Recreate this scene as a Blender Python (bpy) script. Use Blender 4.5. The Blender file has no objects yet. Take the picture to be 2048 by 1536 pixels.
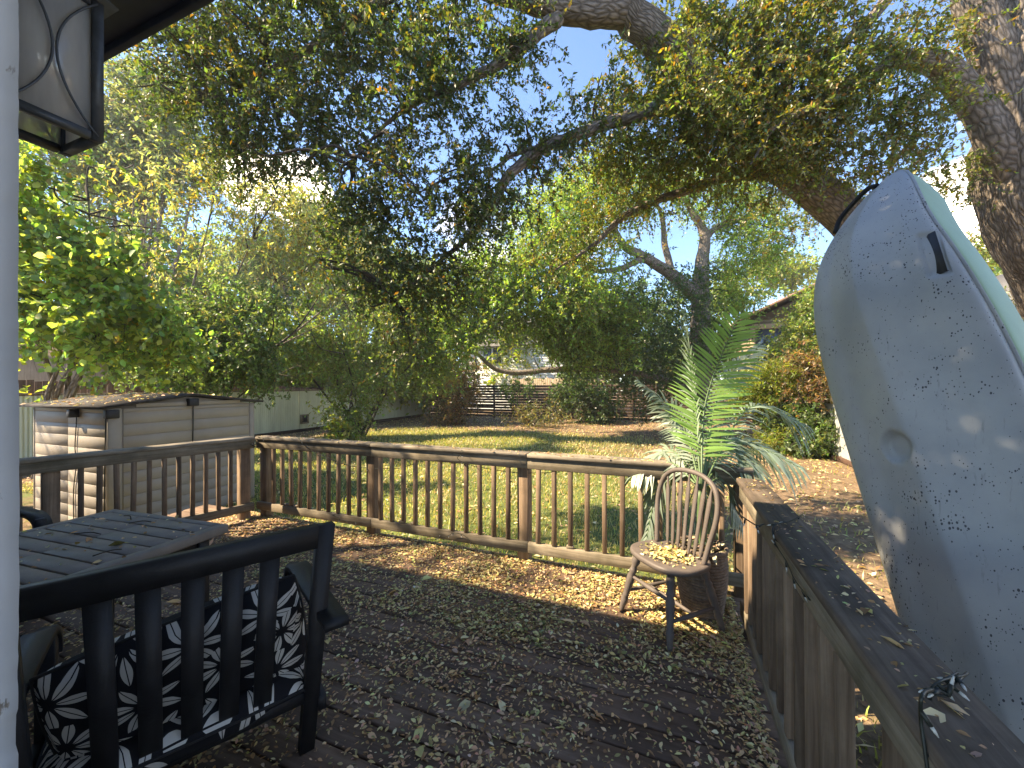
import bpy, math, random
import numpy as np
from mathutils import Vector, Matrix, Quaternion
rng = np.random.default_rng(7)
random.seed(7)
R = math.radians
scene = bpy.context.scene
COL = scene.collection

# ------------------------------------------------------------------ camera
YAW, PITCH, ROLL, FPX, CAMH = 0.3774, 0.003, -0.004, 788.75, 1.55
_fw = np.array([-math.sin(YAW)*math.cos(PITCH), math.cos(YAW)*math.cos(PITCH), math.sin(PITCH)])
_r = np.array([math.cos(YAW), math.sin(YAW), 0.0]); _u = np.cross(_r, _fw)
_r, _u = _r*math.cos(ROLL)+_u*math.sin(ROLL), -_r*math.sin(ROLL)+_u*math.cos(ROLL)
CAM = np.array([0, 0, CAMH])
cd = bpy.data.cameras.new('camera'); cam = bpy.data.objects.new('camera', cd); COL.objects.link(cam)
cd.sensor_width = 36; cd.lens = 36*FPX/2048; cd.clip_start = 0.02; cd.clip_end = 2000
m = Matrix.Identity(4)
for i in range(3):
    m[i][0], m[i][1], m[i][2], m[i][3] = _r[i], _u[i], -_fw[i], CAM[i]
cam.matrix_world = m
scene.camera = cam

# ------------------------------------------------------------------ sun, sky, exposure
SUN = np.array([-0.90, -0.43, 1.0]); SUN /= np.linalg.norm(SUN)
sl = bpy.data.lights.new('sun', 'SUN'); so = bpy.data.objects.new('sun', sl); COL.objects.link(so)
sl.energy = 4.0; sl.angle = R(0.55); sl.color = (1.0, 0.90, 0.74)
so.rotation_euler = Vector(SUN).to_track_quat('Z', 'Y').to_euler()
w = bpy.data.worlds.new('World'); scene.world = w; w.use_nodes = True
nt = w.node_tree; nt.nodes.clear()
def N(nt, t, **k):
    n = nt.nodes.new(t)
    for a, b in k.items(): setattr(n, a, b)
    return n
sky = N(nt, 'ShaderNodeTexSky', sky_type='NISHITA', sun_disc=False)
sky.sun_elevation = math.asin(SUN[2]); sky.sun_rotation = math.atan2(SUN[0], SUN[1])
sky.air_density = 0.8; sky.dust_density = 0.0; sky.ozone_density = 8.0
tc = N(nt, 'ShaderNodeTexCoord'); mp = N(nt, 'ShaderNodeMapping'); mp.inputs['Scale'].default_value = (1, 1, 2.2)
mp.inputs['Location'].default_value = (0.35, 0.1, 0.0)
nz = N(nt, 'ShaderNodeTexNoise'); nz.inputs['Scale'].default_value = 2.4; nz.inputs['Detail'].default_value = 9; nz.inputs['Roughness'].default_value = 0.58
cr = N(nt, 'ShaderNodeValToRGB'); cr.color_ramp.elements[0].position = 0.57; cr.color_ramp.elements[1].position = 0.70
sep = N(nt, 'ShaderNodeSeparateXYZ'); hr = N(nt, 'ShaderNodeMapRange')
hr.inputs['From Min'].default_value = 0.52; hr.inputs['From Max'].default_value = 0.26
mu = N(nt, 'ShaderNodeMath', operation='MULTIPLY')
mx = N(nt, 'ShaderNodeMix', data_type='RGBA'); mx.inputs['B'].default_value = (12.5, 12.2, 12.0, 1)
bg = N(nt, 'ShaderNodeBackground'); bg.inputs['Strength'].default_value = 0.125
ow = N(nt, 'ShaderNodeOutputWorld')
L = nt.links.new
L(tc.outputs['Generated'], mp.inputs['Vector']); L(mp.outputs[0], nz.inputs['Vector']); L(nz.outputs[0], cr.inputs[0])
L(tc.outputs['Generated'], sep.inputs[0]); L(sep.outputs['Z'], hr.inputs['Value'])
L(cr.outputs[0], mu.inputs[0]); L(hr.outputs[0], mu.inputs[1])
fac = mu.outputs[0]
nz2 = N(nt, 'ShaderNodeTexNoise'); nz2.inputs['Scale'].default_value = 9.0; nz2.inputs['Detail'].default_value = 9; L(tc.outputs['Generated'], nz2.inputs['Vector'])
for (px, py, r0, r1) in ((600, 385, .9965, .9995), (500, 365, .9975, .9995), (1930, 430, .994, .9985)):
    dv = _fw+_r*((px-1024)/FPX)+_u*((768-py)/FPX); dv /= np.linalg.norm(dv)
    dt = N(nt, 'ShaderNodeVectorMath', operation='DOT_PRODUCT'); L(tc.outputs['Generated'], dt.inputs[0]); dt.inputs[1].default_value = tuple(dv)
    rg = N(nt, 'ShaderNodeMapRange'); rg.inputs['From Min'].default_value = r0; rg.inputs['From Max'].default_value = r1; L(dt.outputs['Value'], rg.inputs['Value'])
    sm = N(nt, 'ShaderNodeMath', operation='ADD'); L(rg.outputs[0], sm.inputs[0]); L(nz2.outputs[0], sm.inputs[1])
    st = N(nt, 'ShaderNodeMapRange', interpolation_type='SMOOTHSTEP'); st.inputs['From Min'].default_value = .82; st.inputs['From Max'].default_value = 1.12; L(sm.outputs[0], st.inputs['Value'])
    mxm = N(nt, 'ShaderNodeMath', operation='MAXIMUM'); L(fac, mxm.inputs[0]); L(st.outputs[0], mxm.inputs[1]); fac = mxm.outputs[0]
L(fac, mx.inputs['Factor']); L(sky.outputs[0], mx.inputs['A']); L(mx.outputs['Result'], bg.inputs['Color']); L(bg.outputs[0], ow.inputs['Surface'])
vs = scene.view_settings; vs.view_transform = 'Standard'; vs.look = 'None'; vs.gamma = 1; vs.use_curve_mapping = False
vs.exposure = 2.18
vs.use_white_balance = True; vs.white_balance_temperature = 8100; vs.white_balance_tint = 10
cy = scene.cycles
cy.use_denoising = True; cy.max_bounces = 8; cy.transparent_max_bounces = 8; cy.sample_clamp_indirect = 6

# ------------------------------------------------------------------ helpers
def P(px, py, t):
    """a world point t metres ahead of the camera along the sight line of a photo pixel"""
    return CAM + t*(_fw + _r*((px-1024)/FPX) + _u*((768-py)/FPX))
LOC = {}
def link(o, parent=None, loc=(0, 0, 0)):
    COL.objects.link(o)
    if parent is not None: o.parent = parent
    return o
def empty(name, loc, rz=0.0, label=None, cat=None, group=None, kind=None):
    o = bpy.data.objects.new(name, None); COL.objects.link(o); o.location = loc; o.rotation_euler = (0, 0, rz)
    o.empty_display_size = 0.1
    tag(o, label, cat, group, kind)
    LOC[o.name] = np.array(loc, float)
    return o
def tag(o, label=None, cat=None, group=None, kind=None):
    if label: o['label'] = label
    if cat: o['category'] = cat
    if group: o['group'] = group
    if kind: o['kind'] = kind
    return o
def raw_mesh(name, V, F, mats, smooth=False, col=None, uv=None):
    """V (n,3); F list of int arrays, each (k,3) or (k,4)"""
    me = bpy.data.meshes.new(name)
    V = np.asarray(V, np.float32)
    if isinstance(F, np.ndarray): F = [F]
    F = [np.asarray(f, np.int32) for f in F if len(f)]
    nl = sum(f.size for f in F); nf = sum(len(f) for f in F)
    me.vertices.add(len(V)); me.vertices.foreach_set('co', V.ravel())
    me.loops.add(nl); me.loops.foreach_set('vertex_index', np.concatenate([f.ravel() for f in F]))
    me.polygons.add(nf)
    tot = np.concatenate([np.full(len(f), f.shape[1], np.int32) for f in F])
    st = np.concatenate([[0], np.cumsum(tot)[:-1]]).astype(np.int32)
    me.polygons.foreach_set('loop_start', st)
    me.polygons.foreach_set('loop_total', tot)
    if smooth: me.polygons.foreach_set('use_smooth', np.ones(nf, bool))
    if col is not None:
        a = me.color_attributes.new('tint', 'FLOAT_COLOR', 'POINT')
        a.data.foreach_set('color', np.c_[col, np.ones(len(col))].astype(np.float32).ravel())
    if uv is not None:
        u = me.uv_layers.new(name='UVMap'); idx = np.concatenate([f.ravel() for f in F])
        u.data.foreach_set('uv', np.asarray(uv, np.float32)[idx].ravel())
    me.update(calc_edges=True); me.validate()
    for mt in (mats if isinstance(mats, (list, tuple)) else [mats]): me.materials.append(mt)
    return me
def part(name, V, F, mat, parent=None, smooth=False, col=None, uv=None, base=None, kind=None):
    """V is in world space; parent chain is unrotated and its world place is in LOC"""
    base = np.array(base, float) if base is not None else (LOC.get(parent.name, np.zeros(3)) if parent else np.zeros(3))
    V = np.asarray(V, float)-base
    o = bpy.data.objects.new(name, raw_mesh(name, V, F, mat, smooth, col, uv)); COL.objects.link(o)
    if parent is not None:
        o.parent = parent; o.location = base-LOC.get(parent.name, np.zeros(3))
    else: o.location = base
    LOC[o.name] = base
    if kind: o['kind'] = kind
    return o
class MB:
    """collects shapes in local space into one mesh"""
    def __init__(s): s.V = []; s.Q = []; s.T = []; s.n = 0; s.U = []
    def add(s, V, Q=None, T=None):
        V = np.asarray(V, float)
        if Q is not None and len(Q): s.Q.append(np.asarray(Q)+s.n)
        if T is not None and len(T): s.T.append(np.asarray(T)+s.n)
        s.V.append(V); s.n += len(V); return s
    def box(s, c, size, rot=None, ch=0.0):
        V, Q, T = cbox(size, ch)
        if rot is not None: V = V @ np.array(rot).T
        return s.add(V+np.array(c), Q, T)
    def tube(s, pts, rad, n=8, cap=True, smooth=0):
        V, Q, T = tube(pts, rad, n, cap); return s.add(V, Q, T)
    def arrays(s):
        F = []
        if s.Q: F.append(np.concatenate(s.Q))
        if s.T: F.append(np.concatenate(s.T))
        return np.concatenate(s.V), F
    def obj(s, name, mat, parent=None, smooth=False, loc=(0, 0, 0), rot=None):
        V, F = s.arrays()
        o = bpy.data.objects.new(name, raw_mesh(name, V, F, mat, smooth)); COL.objects.link(o)
        if parent is not None: o.parent = parent
        o.location = loc
        if rot is not None: o.rotation_euler = rot
        LOC[o.name] = np.array(loc, float)+(LOC.get(parent.name, 0) if parent else 0)
        return o
def cbox(size, ch=0.0):
    x, y, z = np.array(size)/2.0
    if ch <= 0:
        V = np.array([[sx*x, sy*y, sz*z] for sx in (-1, 1) for sy in (-1, 1) for sz in (-1, 1)])
        Q = [[0, 1, 3, 2], [4, 6, 7, 5], [0, 4, 5, 1], [2, 3, 7, 6], [0, 2, 6, 4], [1, 5, 7, 3]]
        return V, np.array(Q), None
    c = min(ch, x*.9, y*.9, z*.9); V = []; idx = {}
    for sx in (-1, 1):
        for sy in (-1, 1):
            for sz in (-1, 1):
                for k in range(3):
                    p = [sx*(x-c), sy*(y-c), sz*(z-c)]; p[k] = (sx*x, sy*y, sz*z)[k]
                    idx[(sx, sy, sz, k)] = len(V); V.append(p)
    V = np.array(V); Q = []; T = []
    def fix(f, nrm):
        a, b, d = V[f[0]], V[f[1]], V[f[2]]
        return f if np.dot(np.cross(b-a, d-a), nrm) > 0 else f[::-1]
    for k in range(3):
        a, b = [q for q in range(3) if q != k]
        for s in (-1, 1):
            f = []
            for (u, v) in ((-1, -1), (1, -1), (1, 1), (-1, 1)):
                sg = [0, 0, 0]; sg[k] = s; sg[a] = u; sg[b] = v; f.append(idx[(*sg, k)])
            nr = np.zeros(3); nr[k] = s; Q.append(fix(f, nr))
        for u in (-1, 1):
            for v in (-1, 1):
                f = []
                for (s, kk) in ((-1, a), (1, a), (1, b), (-1, b)):
                    sg = [0, 0, 0]; sg[k] = s; sg[a] = u; sg[b] = v; f.append(idx[(*sg, kk)])
                nr = np.zeros(3); nr[a] = u; nr[b] = v; Q.append(fix(f, nr))
    for sx in (-1, 1):
        for sy in (-1, 1):
            for sz in (-1, 1):
                T.append(fix([idx[(sx, sy, sz, k)] for k in range(3)], np.array([sx, sy, sz])))
    return V, np.array(Q), np.array(T)
def spline(pts, m=6):
    """Catmull-Rom through rows of pts"""
    p = np.asarray(pts, float)
    if len(p) < 3: 
        t = np.linspace(0, 1, m+1)[:, None]; return p[0]*(1-t)+p[-1]*t
    q = np.vstack([2*p[0]-p[1], p, 2*p[-1]-p[-2]]); out = []
    for i in range(1, len(q)-2):
        for k in range(m):
            t = k/m; a, b, c, d = q[i-1], q[i], q[i+1], q[i+2]
            out.append(.5*(2*b+(c-a)*t+(2*a-5*b+4*c-d)*t*t+(3*b-a-3*c+d)*t**3))
    out.append(p[-1]); return np.array(out)
def frames(pts):
    d = np.gradient(pts, axis=0); d /= np.linalg.norm(d, axis=1)[:, None]+1e-12
    n = np.zeros_like(d); a = np.array([0, 0, 1.]) if abs(d[0][2]) < .9 else np.array([1., 0, 0])
    v = np.cross(d[0], a); v /= np.linalg.norm(v)
    for i in range(len(d)):
        v = v-d[i]*(v@d[i]); v /= np.linalg.norm(v)+1e-12; n[i] = v
    return d, n, np.cross(d, n)
def tube(pts, rad, n=8, cap=True, rough=0.0, seed=0):
    pts = np.asarray(pts, float); rad = np.broadcast_to(np.asarray(rad, float), (len(pts),))
    d, a, b = frames(pts); th = np.linspace(0, 2*np.pi, n, endpoint=False)
    rr = rad[:, None]*np.ones(n)
    if rough > 0:
        g = np.random.default_rng(seed)
        lump = g.normal(0, 1, (len(pts), n)); lump = (lump+np.roll(lump, 1, 1)+np.roll(lump, 1, 0))/1.7
        rr = rr*(1+rough*lump)
    V = pts[:, None, :]+rr[..., None]*(np.cos(th)[None, :, None]*a[:, None, :]+np.sin(th)[None, :, None]*b[:, None, :])
    V = V.reshape(-1, 3); i = np.arange(len(pts)-1)[:, None]*n; j = np.arange(n); k = (j+1) % n
    Q = np.stack([i+j, i+k, i+n+k, i+n+j], -1).reshape(-1, 4)
    T = None
    if cap:
        c0 = len(V); V = np.vstack([V, pts[0], pts[-1]]); e = (len(pts)-1)*n
        T = np.vstack([np.stack([np.full(n, c0), k, j], 1), np.stack([np.full(n, c0+1), e+j, e+k], 1)])
    return V, Q, T
def lathe(prof, n=12):
    """prof rows (r, z)"""
    prof = np.array(prof, float); return tube(np.c_[np.zeros(len(prof)), np.zeros(len(prof)), prof[:, 1]], prof[:, 0], n)
def aim(d):
    return np.array(Vector(d).to_track_quat('Z', 'Y').to_matrix())

# ------------------------------------------------------------------ materials
def mat(name):
    mt = bpy.data.materials.new(name); mt.use_nodes = True; t = mt.node_tree; t.nodes.clear()
    o = N(t, 'ShaderNodeOutputMaterial'); b = N(t, 'ShaderNodeBsdfPrincipled'); t.links.new(b.outputs[0], o.inputs[0])
    return mt, t, b, o
def coords(t, scale=(1, 1, 1), rand=True, src='Object'):
    c = N(t, 'ShaderNodeTexCoord'); mp = N(t, 'ShaderNodeMapping'); mp.inputs['Scale'].default_value = scale
    t.links.new(c.outputs[src], mp.inputs['Vector'])
    if rand:
        oi = N(t, 'ShaderNodeObjectInfo'); m1 = N(t, 'ShaderNodeMath', operation='MULTIPLY'); m1.inputs[1].default_value = 37.0
        t.links.new(oi.outputs['Random'], m1.inputs[0]); cx = N(t, 'ShaderNodeCombineXYZ')
        for i in range(3): t.links.new(m1.outputs[0], cx.inputs[i])
        t.links.new(cx.outputs[0], mp.inputs['Location'])
    return mp
def noise(t, vec, scale, detail=5, rough=.6, dist=0.0):
    n = N(t, 'ShaderNodeTexNoise'); n.inputs['Scale'].default_value = scale; n.inputs['Detail'].default_value = detail
    n.inputs['Roughness'].default_value = rough; n.inputs['Distortion'].default_value = dist
    t.links.new(vec.outputs[0], n.inputs['Vector']); return n
def ramp(t, src, stops):
    r = N(t, 'ShaderNodeValToRGB'); e = r.color_ramp.elements
    while len(e) < len(stops): e.new(0.5)
    for q, (p, c) in zip(e, stops): q.position = p; q.color = (*c, 1) if len(c) == 3 else c
    t.links.new(src, r.inputs[0]); return r
def mixc(t, fac, a, b, mode='MIX'):
    m = N(t, 'ShaderNodeMix', data_type='RGBA', blend_type=mode)
    if hasattr(fac, 'is_linked'): t.links.new(fac, m.inputs['Factor'])
    else: m.inputs['Factor'].default_value = fac
    for k, v in (('A', a), ('B', b)):
        if hasattr(v, 'is_linked'): t.links.new(v, m.inputs[k])
        else: m.inputs[k].default_value = (*v, 1)
    return m
def bump(t, b, src, strength=.3, dist=.01):
    n = N(t, 'ShaderNodeBump'); n.inputs['Strength'].default_value = strength; n.inputs['Distance'].default_value = dist
    t.links.new(src, n.inputs['Height']); t.links.new(n.outputs[0], b.inputs['Normal']); return n
def wood(name, c1, c2, c3, axis=0, rough=.8, stain=(.05, .045, .035), stain_amt=.5, vary=.35):
    """weathered timber, grain running along a local axis, every board its own tone"""
    mt, t, b, o = mat(name); sc = [22, 22, 22]; sc[axis] = 1.1
    mp = coords(t, sc); n1 = noise(t, mp, 1.6, 8, .65, .6)
    r1 = ramp(t, n1.outputs[0], [(.28, c1), (.5, c2), (.74, c3)])
    mp2 = coords(t, (2.2, 2.2, 2.2)); n2 = noise(t, mp2, 1.4, 6, .65)
    r2 = ramp(t, n2.outputs[0], [(.42, (0, 0, 0)), (.68, (1, 1, 1))])
    sm = N(t, 'ShaderNodeMath', operation='MULTIPLY'); sm.inputs[1].default_value = stain_amt; t.links.new(r2.outputs[0], sm.inputs[0])
    mx1 = mixc(t, sm.outputs[0], r1.outputs[0], stain)
    oi = N(t, 'ShaderNodeObjectInfo'); mr = N(t, 'ShaderNodeMapRange'); mr.inputs['To Min'].default_value = 1-vary; mr.inputs['To Max'].default_value = 1+vary
    t.links.new(oi.outputs['Random'], mr.inputs['Value'])
    cx = N(t, 'ShaderNodeCombineXYZ')
    for i in range(3): t.links.new(mr.outputs[0], cx.inputs[i])
    mx2 = mixc(t, 1.0, mx1.outputs['Result'], cx.outputs[0], 'MULTIPLY')
    t.links.new(mx2.outputs['Result'], b.inputs['Base Color']); b.inputs['Roughness'].default_value = rough
    b.inputs['Specular IOR Level'].default_value = .25
    bump(t, b, n1.outputs[0], .5, .006); return mt
def plain(name, c, rough=.6, var=.25, scale=6, metal=0.0, spec=.4, bmp=.1, dark=None, stretch=(1, 1, 1)):
    mt, t, b, o = mat(name); mp = coords(t, stretch); n1 = noise(t, mp, scale, 7, .65)
    d = dark or tuple(x*(1-var) for x in c); l = tuple(min(1, x*(1+var)) for x in c)
    r1 = ramp(t, n1.outputs[0], [(.3, d), (.55, c), (.75, l)])
    t.links.new(r1.outputs[0], b.inputs['Base Color']); b.inputs['Roughness'].default_value = rough; b.inputs['Metallic'].default_value = metal
    b.inputs['Specular IOR Level'].default_value = spec
    n2 = noise(t, mp, scale*9, 4); bump(t, b, n2.outputs[0], bmp, .004); return mt
def leafmat(name, trans=.42, gloss=.25, boost=1.6):
    """thin leaf: reflects and lets light through; colour is each leaf's own"""
    mt = bpy.data.materials.new(name); mt.use_nodes = True; t = mt.node_tree; t.nodes.clear()
    o = N(t, 'ShaderNodeOutputMaterial'); at = N(t, 'ShaderNodeAttribute', attribute_name='tint')
    d = N(t, 'ShaderNodeBsdfDiffuse'); tr = N(t, 'ShaderNodeBsdfTranslucent'); g = N(t, 'ShaderNodeBsdfGlossy'); g.inputs['Roughness'].default_value = .45
    m1 = N(t, 'ShaderNodeMixShader'); m1.inputs[0].default_value = trans; m2 = N(t, 'ShaderNodeMixShader'); m2.inputs[0].default_value = gloss*.25
    tb = mixc(t, 1.0, at.outputs['Color'], (boost*1.15, boost*1.2, boost*.55), 'MULTIPLY')
    tb.clamp_result = True
    t.links.new(at.outputs['Color'], d.inputs['Color']); t.links.new(tb.outputs['Result'], tr.inputs['Color'])
    t.links.new(d.outputs[0], m1.inputs[1]); t.links.new(tr.outputs[0], m1.inputs[2])
    t.links.new(m1.outputs[0], m2.inputs[1]); t.links.new(g.outputs[0], m2.inputs[2]); t.links.new(m2.outputs[0], o.inputs[0])
    return mt
def bark(name, c1, c2, c3, sc=1.0):
    """furrowed bark; the UV runs round (u) and along (v) each limb in metres"""
    mt, t, b, o = mat(name); c = N(t, 'ShaderNodeTexCoord'); mp = N(t, 'ShaderNodeMapping'); mp.inputs['Scale'].default_value = (30*sc, 8*sc, 1)
    t.links.new(c.outputs['UV'], mp.inputs['Vector'])
    n0 = noise(t, mp, .6, 4, .6); ad = mixc(t, .9, mp.outputs[0], n0.outputs['Color'], 'ADD')
    v = N(t, 'ShaderNodeTexVoronoi', feature='DISTANCE_TO_EDGE', voronoi_dimensions='2D'); v.inputs['Scale'].default_value = 1; t.links.new(ad.outputs['Result'], v.inputs['Vector'])
    r0 = ramp(t, v.outputs['Distance'], [(.0, (.42, .42, .42)), (.35, (1, 1, 1))])
    n1 = noise(t, mp, 1.6, 8, .75, .5); mp2 = coords(t, (1, 1, 1), False); n2 = noise(t, mp2, 3.5, 5, .6); av = mixc(t, .45, n1.outputs['Color'], n2.outputs['Color'])
    r1 = ramp(t, av.outputs['Result'], [(.36, c1), (.5, c2), (.63, c3)])
    mx1 = mixc(t, 1.0, r1.outputs[0], r0.outputs[0], 'MULTIPLY'); t.links.new(mx1.outputs['Result'], b.inputs['Base Color'])
    b.inputs['Roughness'].default_value = .92; b.inputs['Specular IOR Level'].default_value = .12
    hm = N(t, 'ShaderNodeMath', operation='MULTIPLY_ADD'); hm.inputs[1].default_value = .9
    t.links.new(n1.outputs[0], hm.inputs[0]); t.links.new(r0.outputs[0], hm.inputs[2]); bump(t, b, hm.outputs[0], .8, .03); return mt

M = {}
M['deck'] = wood('deck timber', (.10, .062, .043), (.165, .108, .077), (.23, .16, .118), 0, .75, (.055, .037, .026), .6, .22)
M['rail'] = wood('grey weathered rail timber', (.12, .098, .072), (.23, .19, .14), (.35, .30, .23), 0, .85, (.045, .042, .022), .6, .2)
M['railcap'] = wood('dark rail cap timber', (.075, .055, .042), (.14, .105, .08), (.23, .18, .14), 0, .85, (.035, .028, .022), .7, .2)
M['railcap2'] = wood('pale grey rail cap timber', (.13, .11, .085), (.24, .205, .16), (.36, .31, .25), 0, .85, (.05, .042, .03), .6, .15)
M['balus'] = wood('brown baluster timber', (.11, .072, .048), (.21, .145, .098), (.31, .225, .155), 2, .85, (.05, .038, .024), .5, .3)
M['fencewood'] = wood('dark brown fence timber', (.035, .022, .016), (.065, .042, .031), (.10, .07, .052), 0, .85, (.02, .015, .012), .5, .3)
M['picket'] = wood('brown picket timber', (.09, .048, .032), (.15, .085, .058), (.22, .14, .10), 2, .85, (.04, .025, .02), .5, .3)
M['tanpicket'] = wood('tan picket timber', (.26, .19, .12), (.36, .27, .18), (.45, .35, .25), 2, .85, (.15, .11, .08), .3, .2)
M['black'] = plain('black outdoor timber', (.012, .012, .014), .55, .35, 14, spec=.35, bmp=.25, stretch=(1, 1, 1))
M['table'] = plain('charcoal table slats', (.175, .155, .138), .6, .22, 9, spec=.4, bmp=.25)
M['chairpaint'] = plain('brown painted chair wood', (.115, .094, .084), .55, .2, 11, spec=.35, bmp=.15)
M['metal'] = plain('galvanised corrugated sheet', (.58, .62, .50), .5, .18, 3, 0.25, .4, .05, stretch=(1, 1, .25))
M['metalR'] = plain('dull grey metal sheet', (.40, .41, .39), .5, .2, 3, 0.2, .4, .05, stretch=(1, 1, .25))
M['shed'] = plain('taupe resin panel', (.31, .27, .222), .55, .08, 4, spec=.35, bmp=.05)
M['shedroof'] = plain('dark shed roof', (.055, .05, .048), .8, .45, 14, spec=.2, bmp=.5)
M['shedtrim'] = plain('black shed trim', (.025, .026, .03), .6, .3, 8)
def peeling():
    mt, t, b, o = mat('grey white peeling paint'); mp = coords(t, (1, 1, .35), False); n1 = noise(t, mp, 5, 7, .65); r1 = ramp(t, n1.outputs[0], [(.3, (.33, .345, .37)), (.7, (.42, .435, .46))])
    n2 = noise(t, mp, 26, 6, .6); r2 = ramp(t, n2.outputs[0], [(.66, (0, 0, 0)), (.69, (1, 1, 1))]); mx = mixc(t, r2.outputs[0], r1.outputs[0], (.16, .14, .12)); t.links.new(mx.outputs['Result'], b.inputs['Base Color'])
    b.inputs['Roughness'].default_value = .6; ad = N(t, 'ShaderNodeMath', operation='SUBTRACT'); t.links.new(n1.outputs[0], ad.inputs[0]); t.links.new(r2.outputs[0], ad.inputs[1]); bump(t, b, ad.outputs[0], .5, .004); return mt
M['white'] = peeling()
M['siding'] = plain('white house siding', (.78, .77, .74), .6, .05, 4)
M['brownhouse'] = plain('brown house siding', (.20, .15, .10), .8, .2, 4)
M['tanwood'] = plain('tan trim timber', (.42, .30, .18), .8, .15, 4)  # tan colour of the porch timber itself
M['roofshingle'] = plain('brown shingles', (.19, .12, .085), .9, .3, 14)
M['roofgrey'] = plain('grey shingles', (.13, .125, .12), .9, .3, 14)
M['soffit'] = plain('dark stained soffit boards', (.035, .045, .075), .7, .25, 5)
M['iron'] = plain('grey black lantern iron', (.075, .085, .10), .5, .3, 20, .4)
M['wire'] = plain('dark green wire', (.018, .022, .018), .5, .2, 20)
M['bulb'] = plain('clear mini bulb', (.5, .5, .46), .15, .1, 20, spec=.8)
M['strap'] = plain('black webbing strap', (.012, .012, .014), .8, .3, 40)
M['glassdark'] = plain('dark window glass', (.05, .07, .09), .1, .2, 2, spec=.8, bmp=0)
M['stem'] = plain('green palm stem', (.10, .16, .07), .5, .2, 10)
M['kgreen'] = plain('pale green kayak plastic', (.30, .43, .26), .5, .14, 3, spec=.4, bmp=.06)
M['oakbark'] = bark('oak bark', (.17, .14, .12), (.28, .235, .20), (.40, .345, .30), .8)
M['darkbark'] = bark('dark branch bark', (.055, .045, .038), (.10, .085, .07), (.16, .135, .11), 1.6)
M['leaf'] = leafmat('oak leaf'); M['leafbg'] = leafmat('yard tree leaf', .5, .2, 1.9); M['palm'] = leafmat('palm leaflet', .3, .35, 1.3)
M['dry'] = leafmat('dry leaf', .18, .15, 1.1); M['grass'] = leafmat('grass blade', .4, .2, 1.5)

M['wicker'] = plain('grey brown wicker', (.17, .13, .10), .8, .45, 40, spec=.2, bmp=.5)
def kayak_hull():
    mt, t, b, o = mat('scuffed grey white kayak plastic'); mp = coords(t, (1, 1, 1), False)
    n1 = noise(t, mp, 3, 6); r1 = ramp(t, n1.outputs[0], [(.3, (.28, .29, .30)), (.7, (.38, .38, .375))])
    # tar-like specks: stretched and gathered in patches
    mp2 = coords(t, (105, 105, 62), False); v = N(t, 'ShaderNodeTexVoronoi'); v.inputs['Scale'].default_value = 1.0; t.links.new(mp2.outputs[0], v.inputs['Vector'])
    nd = noise(t, mp, 30, 3); 
    sz = N(t, 'ShaderNodeSeparateColor'); t.links.new(v.outputs['Color'], sz.inputs[0])
    pn = noise(t, mp, 4.2, 4); th = N(t, 'ShaderNodeMapRange'); th.inputs['From Min'].default_value = .42; th.inputs['From Max'].default_value = .72; th.inputs['To Max'].default_value = .62; th.inputs['To Min'].default_value = .17
    t.links.new(pn.outputs[0], th.inputs['Value'])
    mm = N(t, 'ShaderNodeMath', operation='MULTIPLY'); t.links.new(sz.outputs[0], mm.inputs[0]); t.links.new(th.outputs[0], mm.inputs[1])
    jit = N(t, 'ShaderNodeMath', operation='MULTIPLY_ADD'); jit.inputs[1].default_value = .55; jit.inputs[2].default_value = -.22; t.links.new(nd.outputs[0], jit.inputs[0])
    ds = N(t, 'ShaderNodeMath', operation='ADD'); t.links.new(v.outputs['Distance'], ds.inputs[0]); t.links.new(jit.outputs[0], ds.inputs[1])
    lt = N(t, 'ShaderNodeMath', operation='LESS_THAN'); t.links.new(ds.outputs[0], lt.inputs[0]); t.links.new(mm.outputs[0], lt.inputs[1])
    # long thin scratches
    mp3 = coords(t, (34, 34, 2.2), False); n3 = noise(t, mp3, 1.5, 5, .7, .4); r3 = ramp(t, n3.outputs[0], [(.60, (0, 0, 0)), (.72, (.5, .5, .5))])
    a = mixc(t, r3.outputs[0], r1.outputs[0], (.16, .16, .16)); c = mixc(t, lt.outputs[0], a.outputs['Result'], (.035, .035, .045))
    t.links.new(c.outputs['Result'], b.inputs['Base Color']); b.inputs['Roughness'].default_value = .48; b.inputs['Specular IOR Level'].default_value = .4
    bump(t, b, nd.outputs[0], .06, .003); return mt
M['hull'] = kayak_hull()
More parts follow.
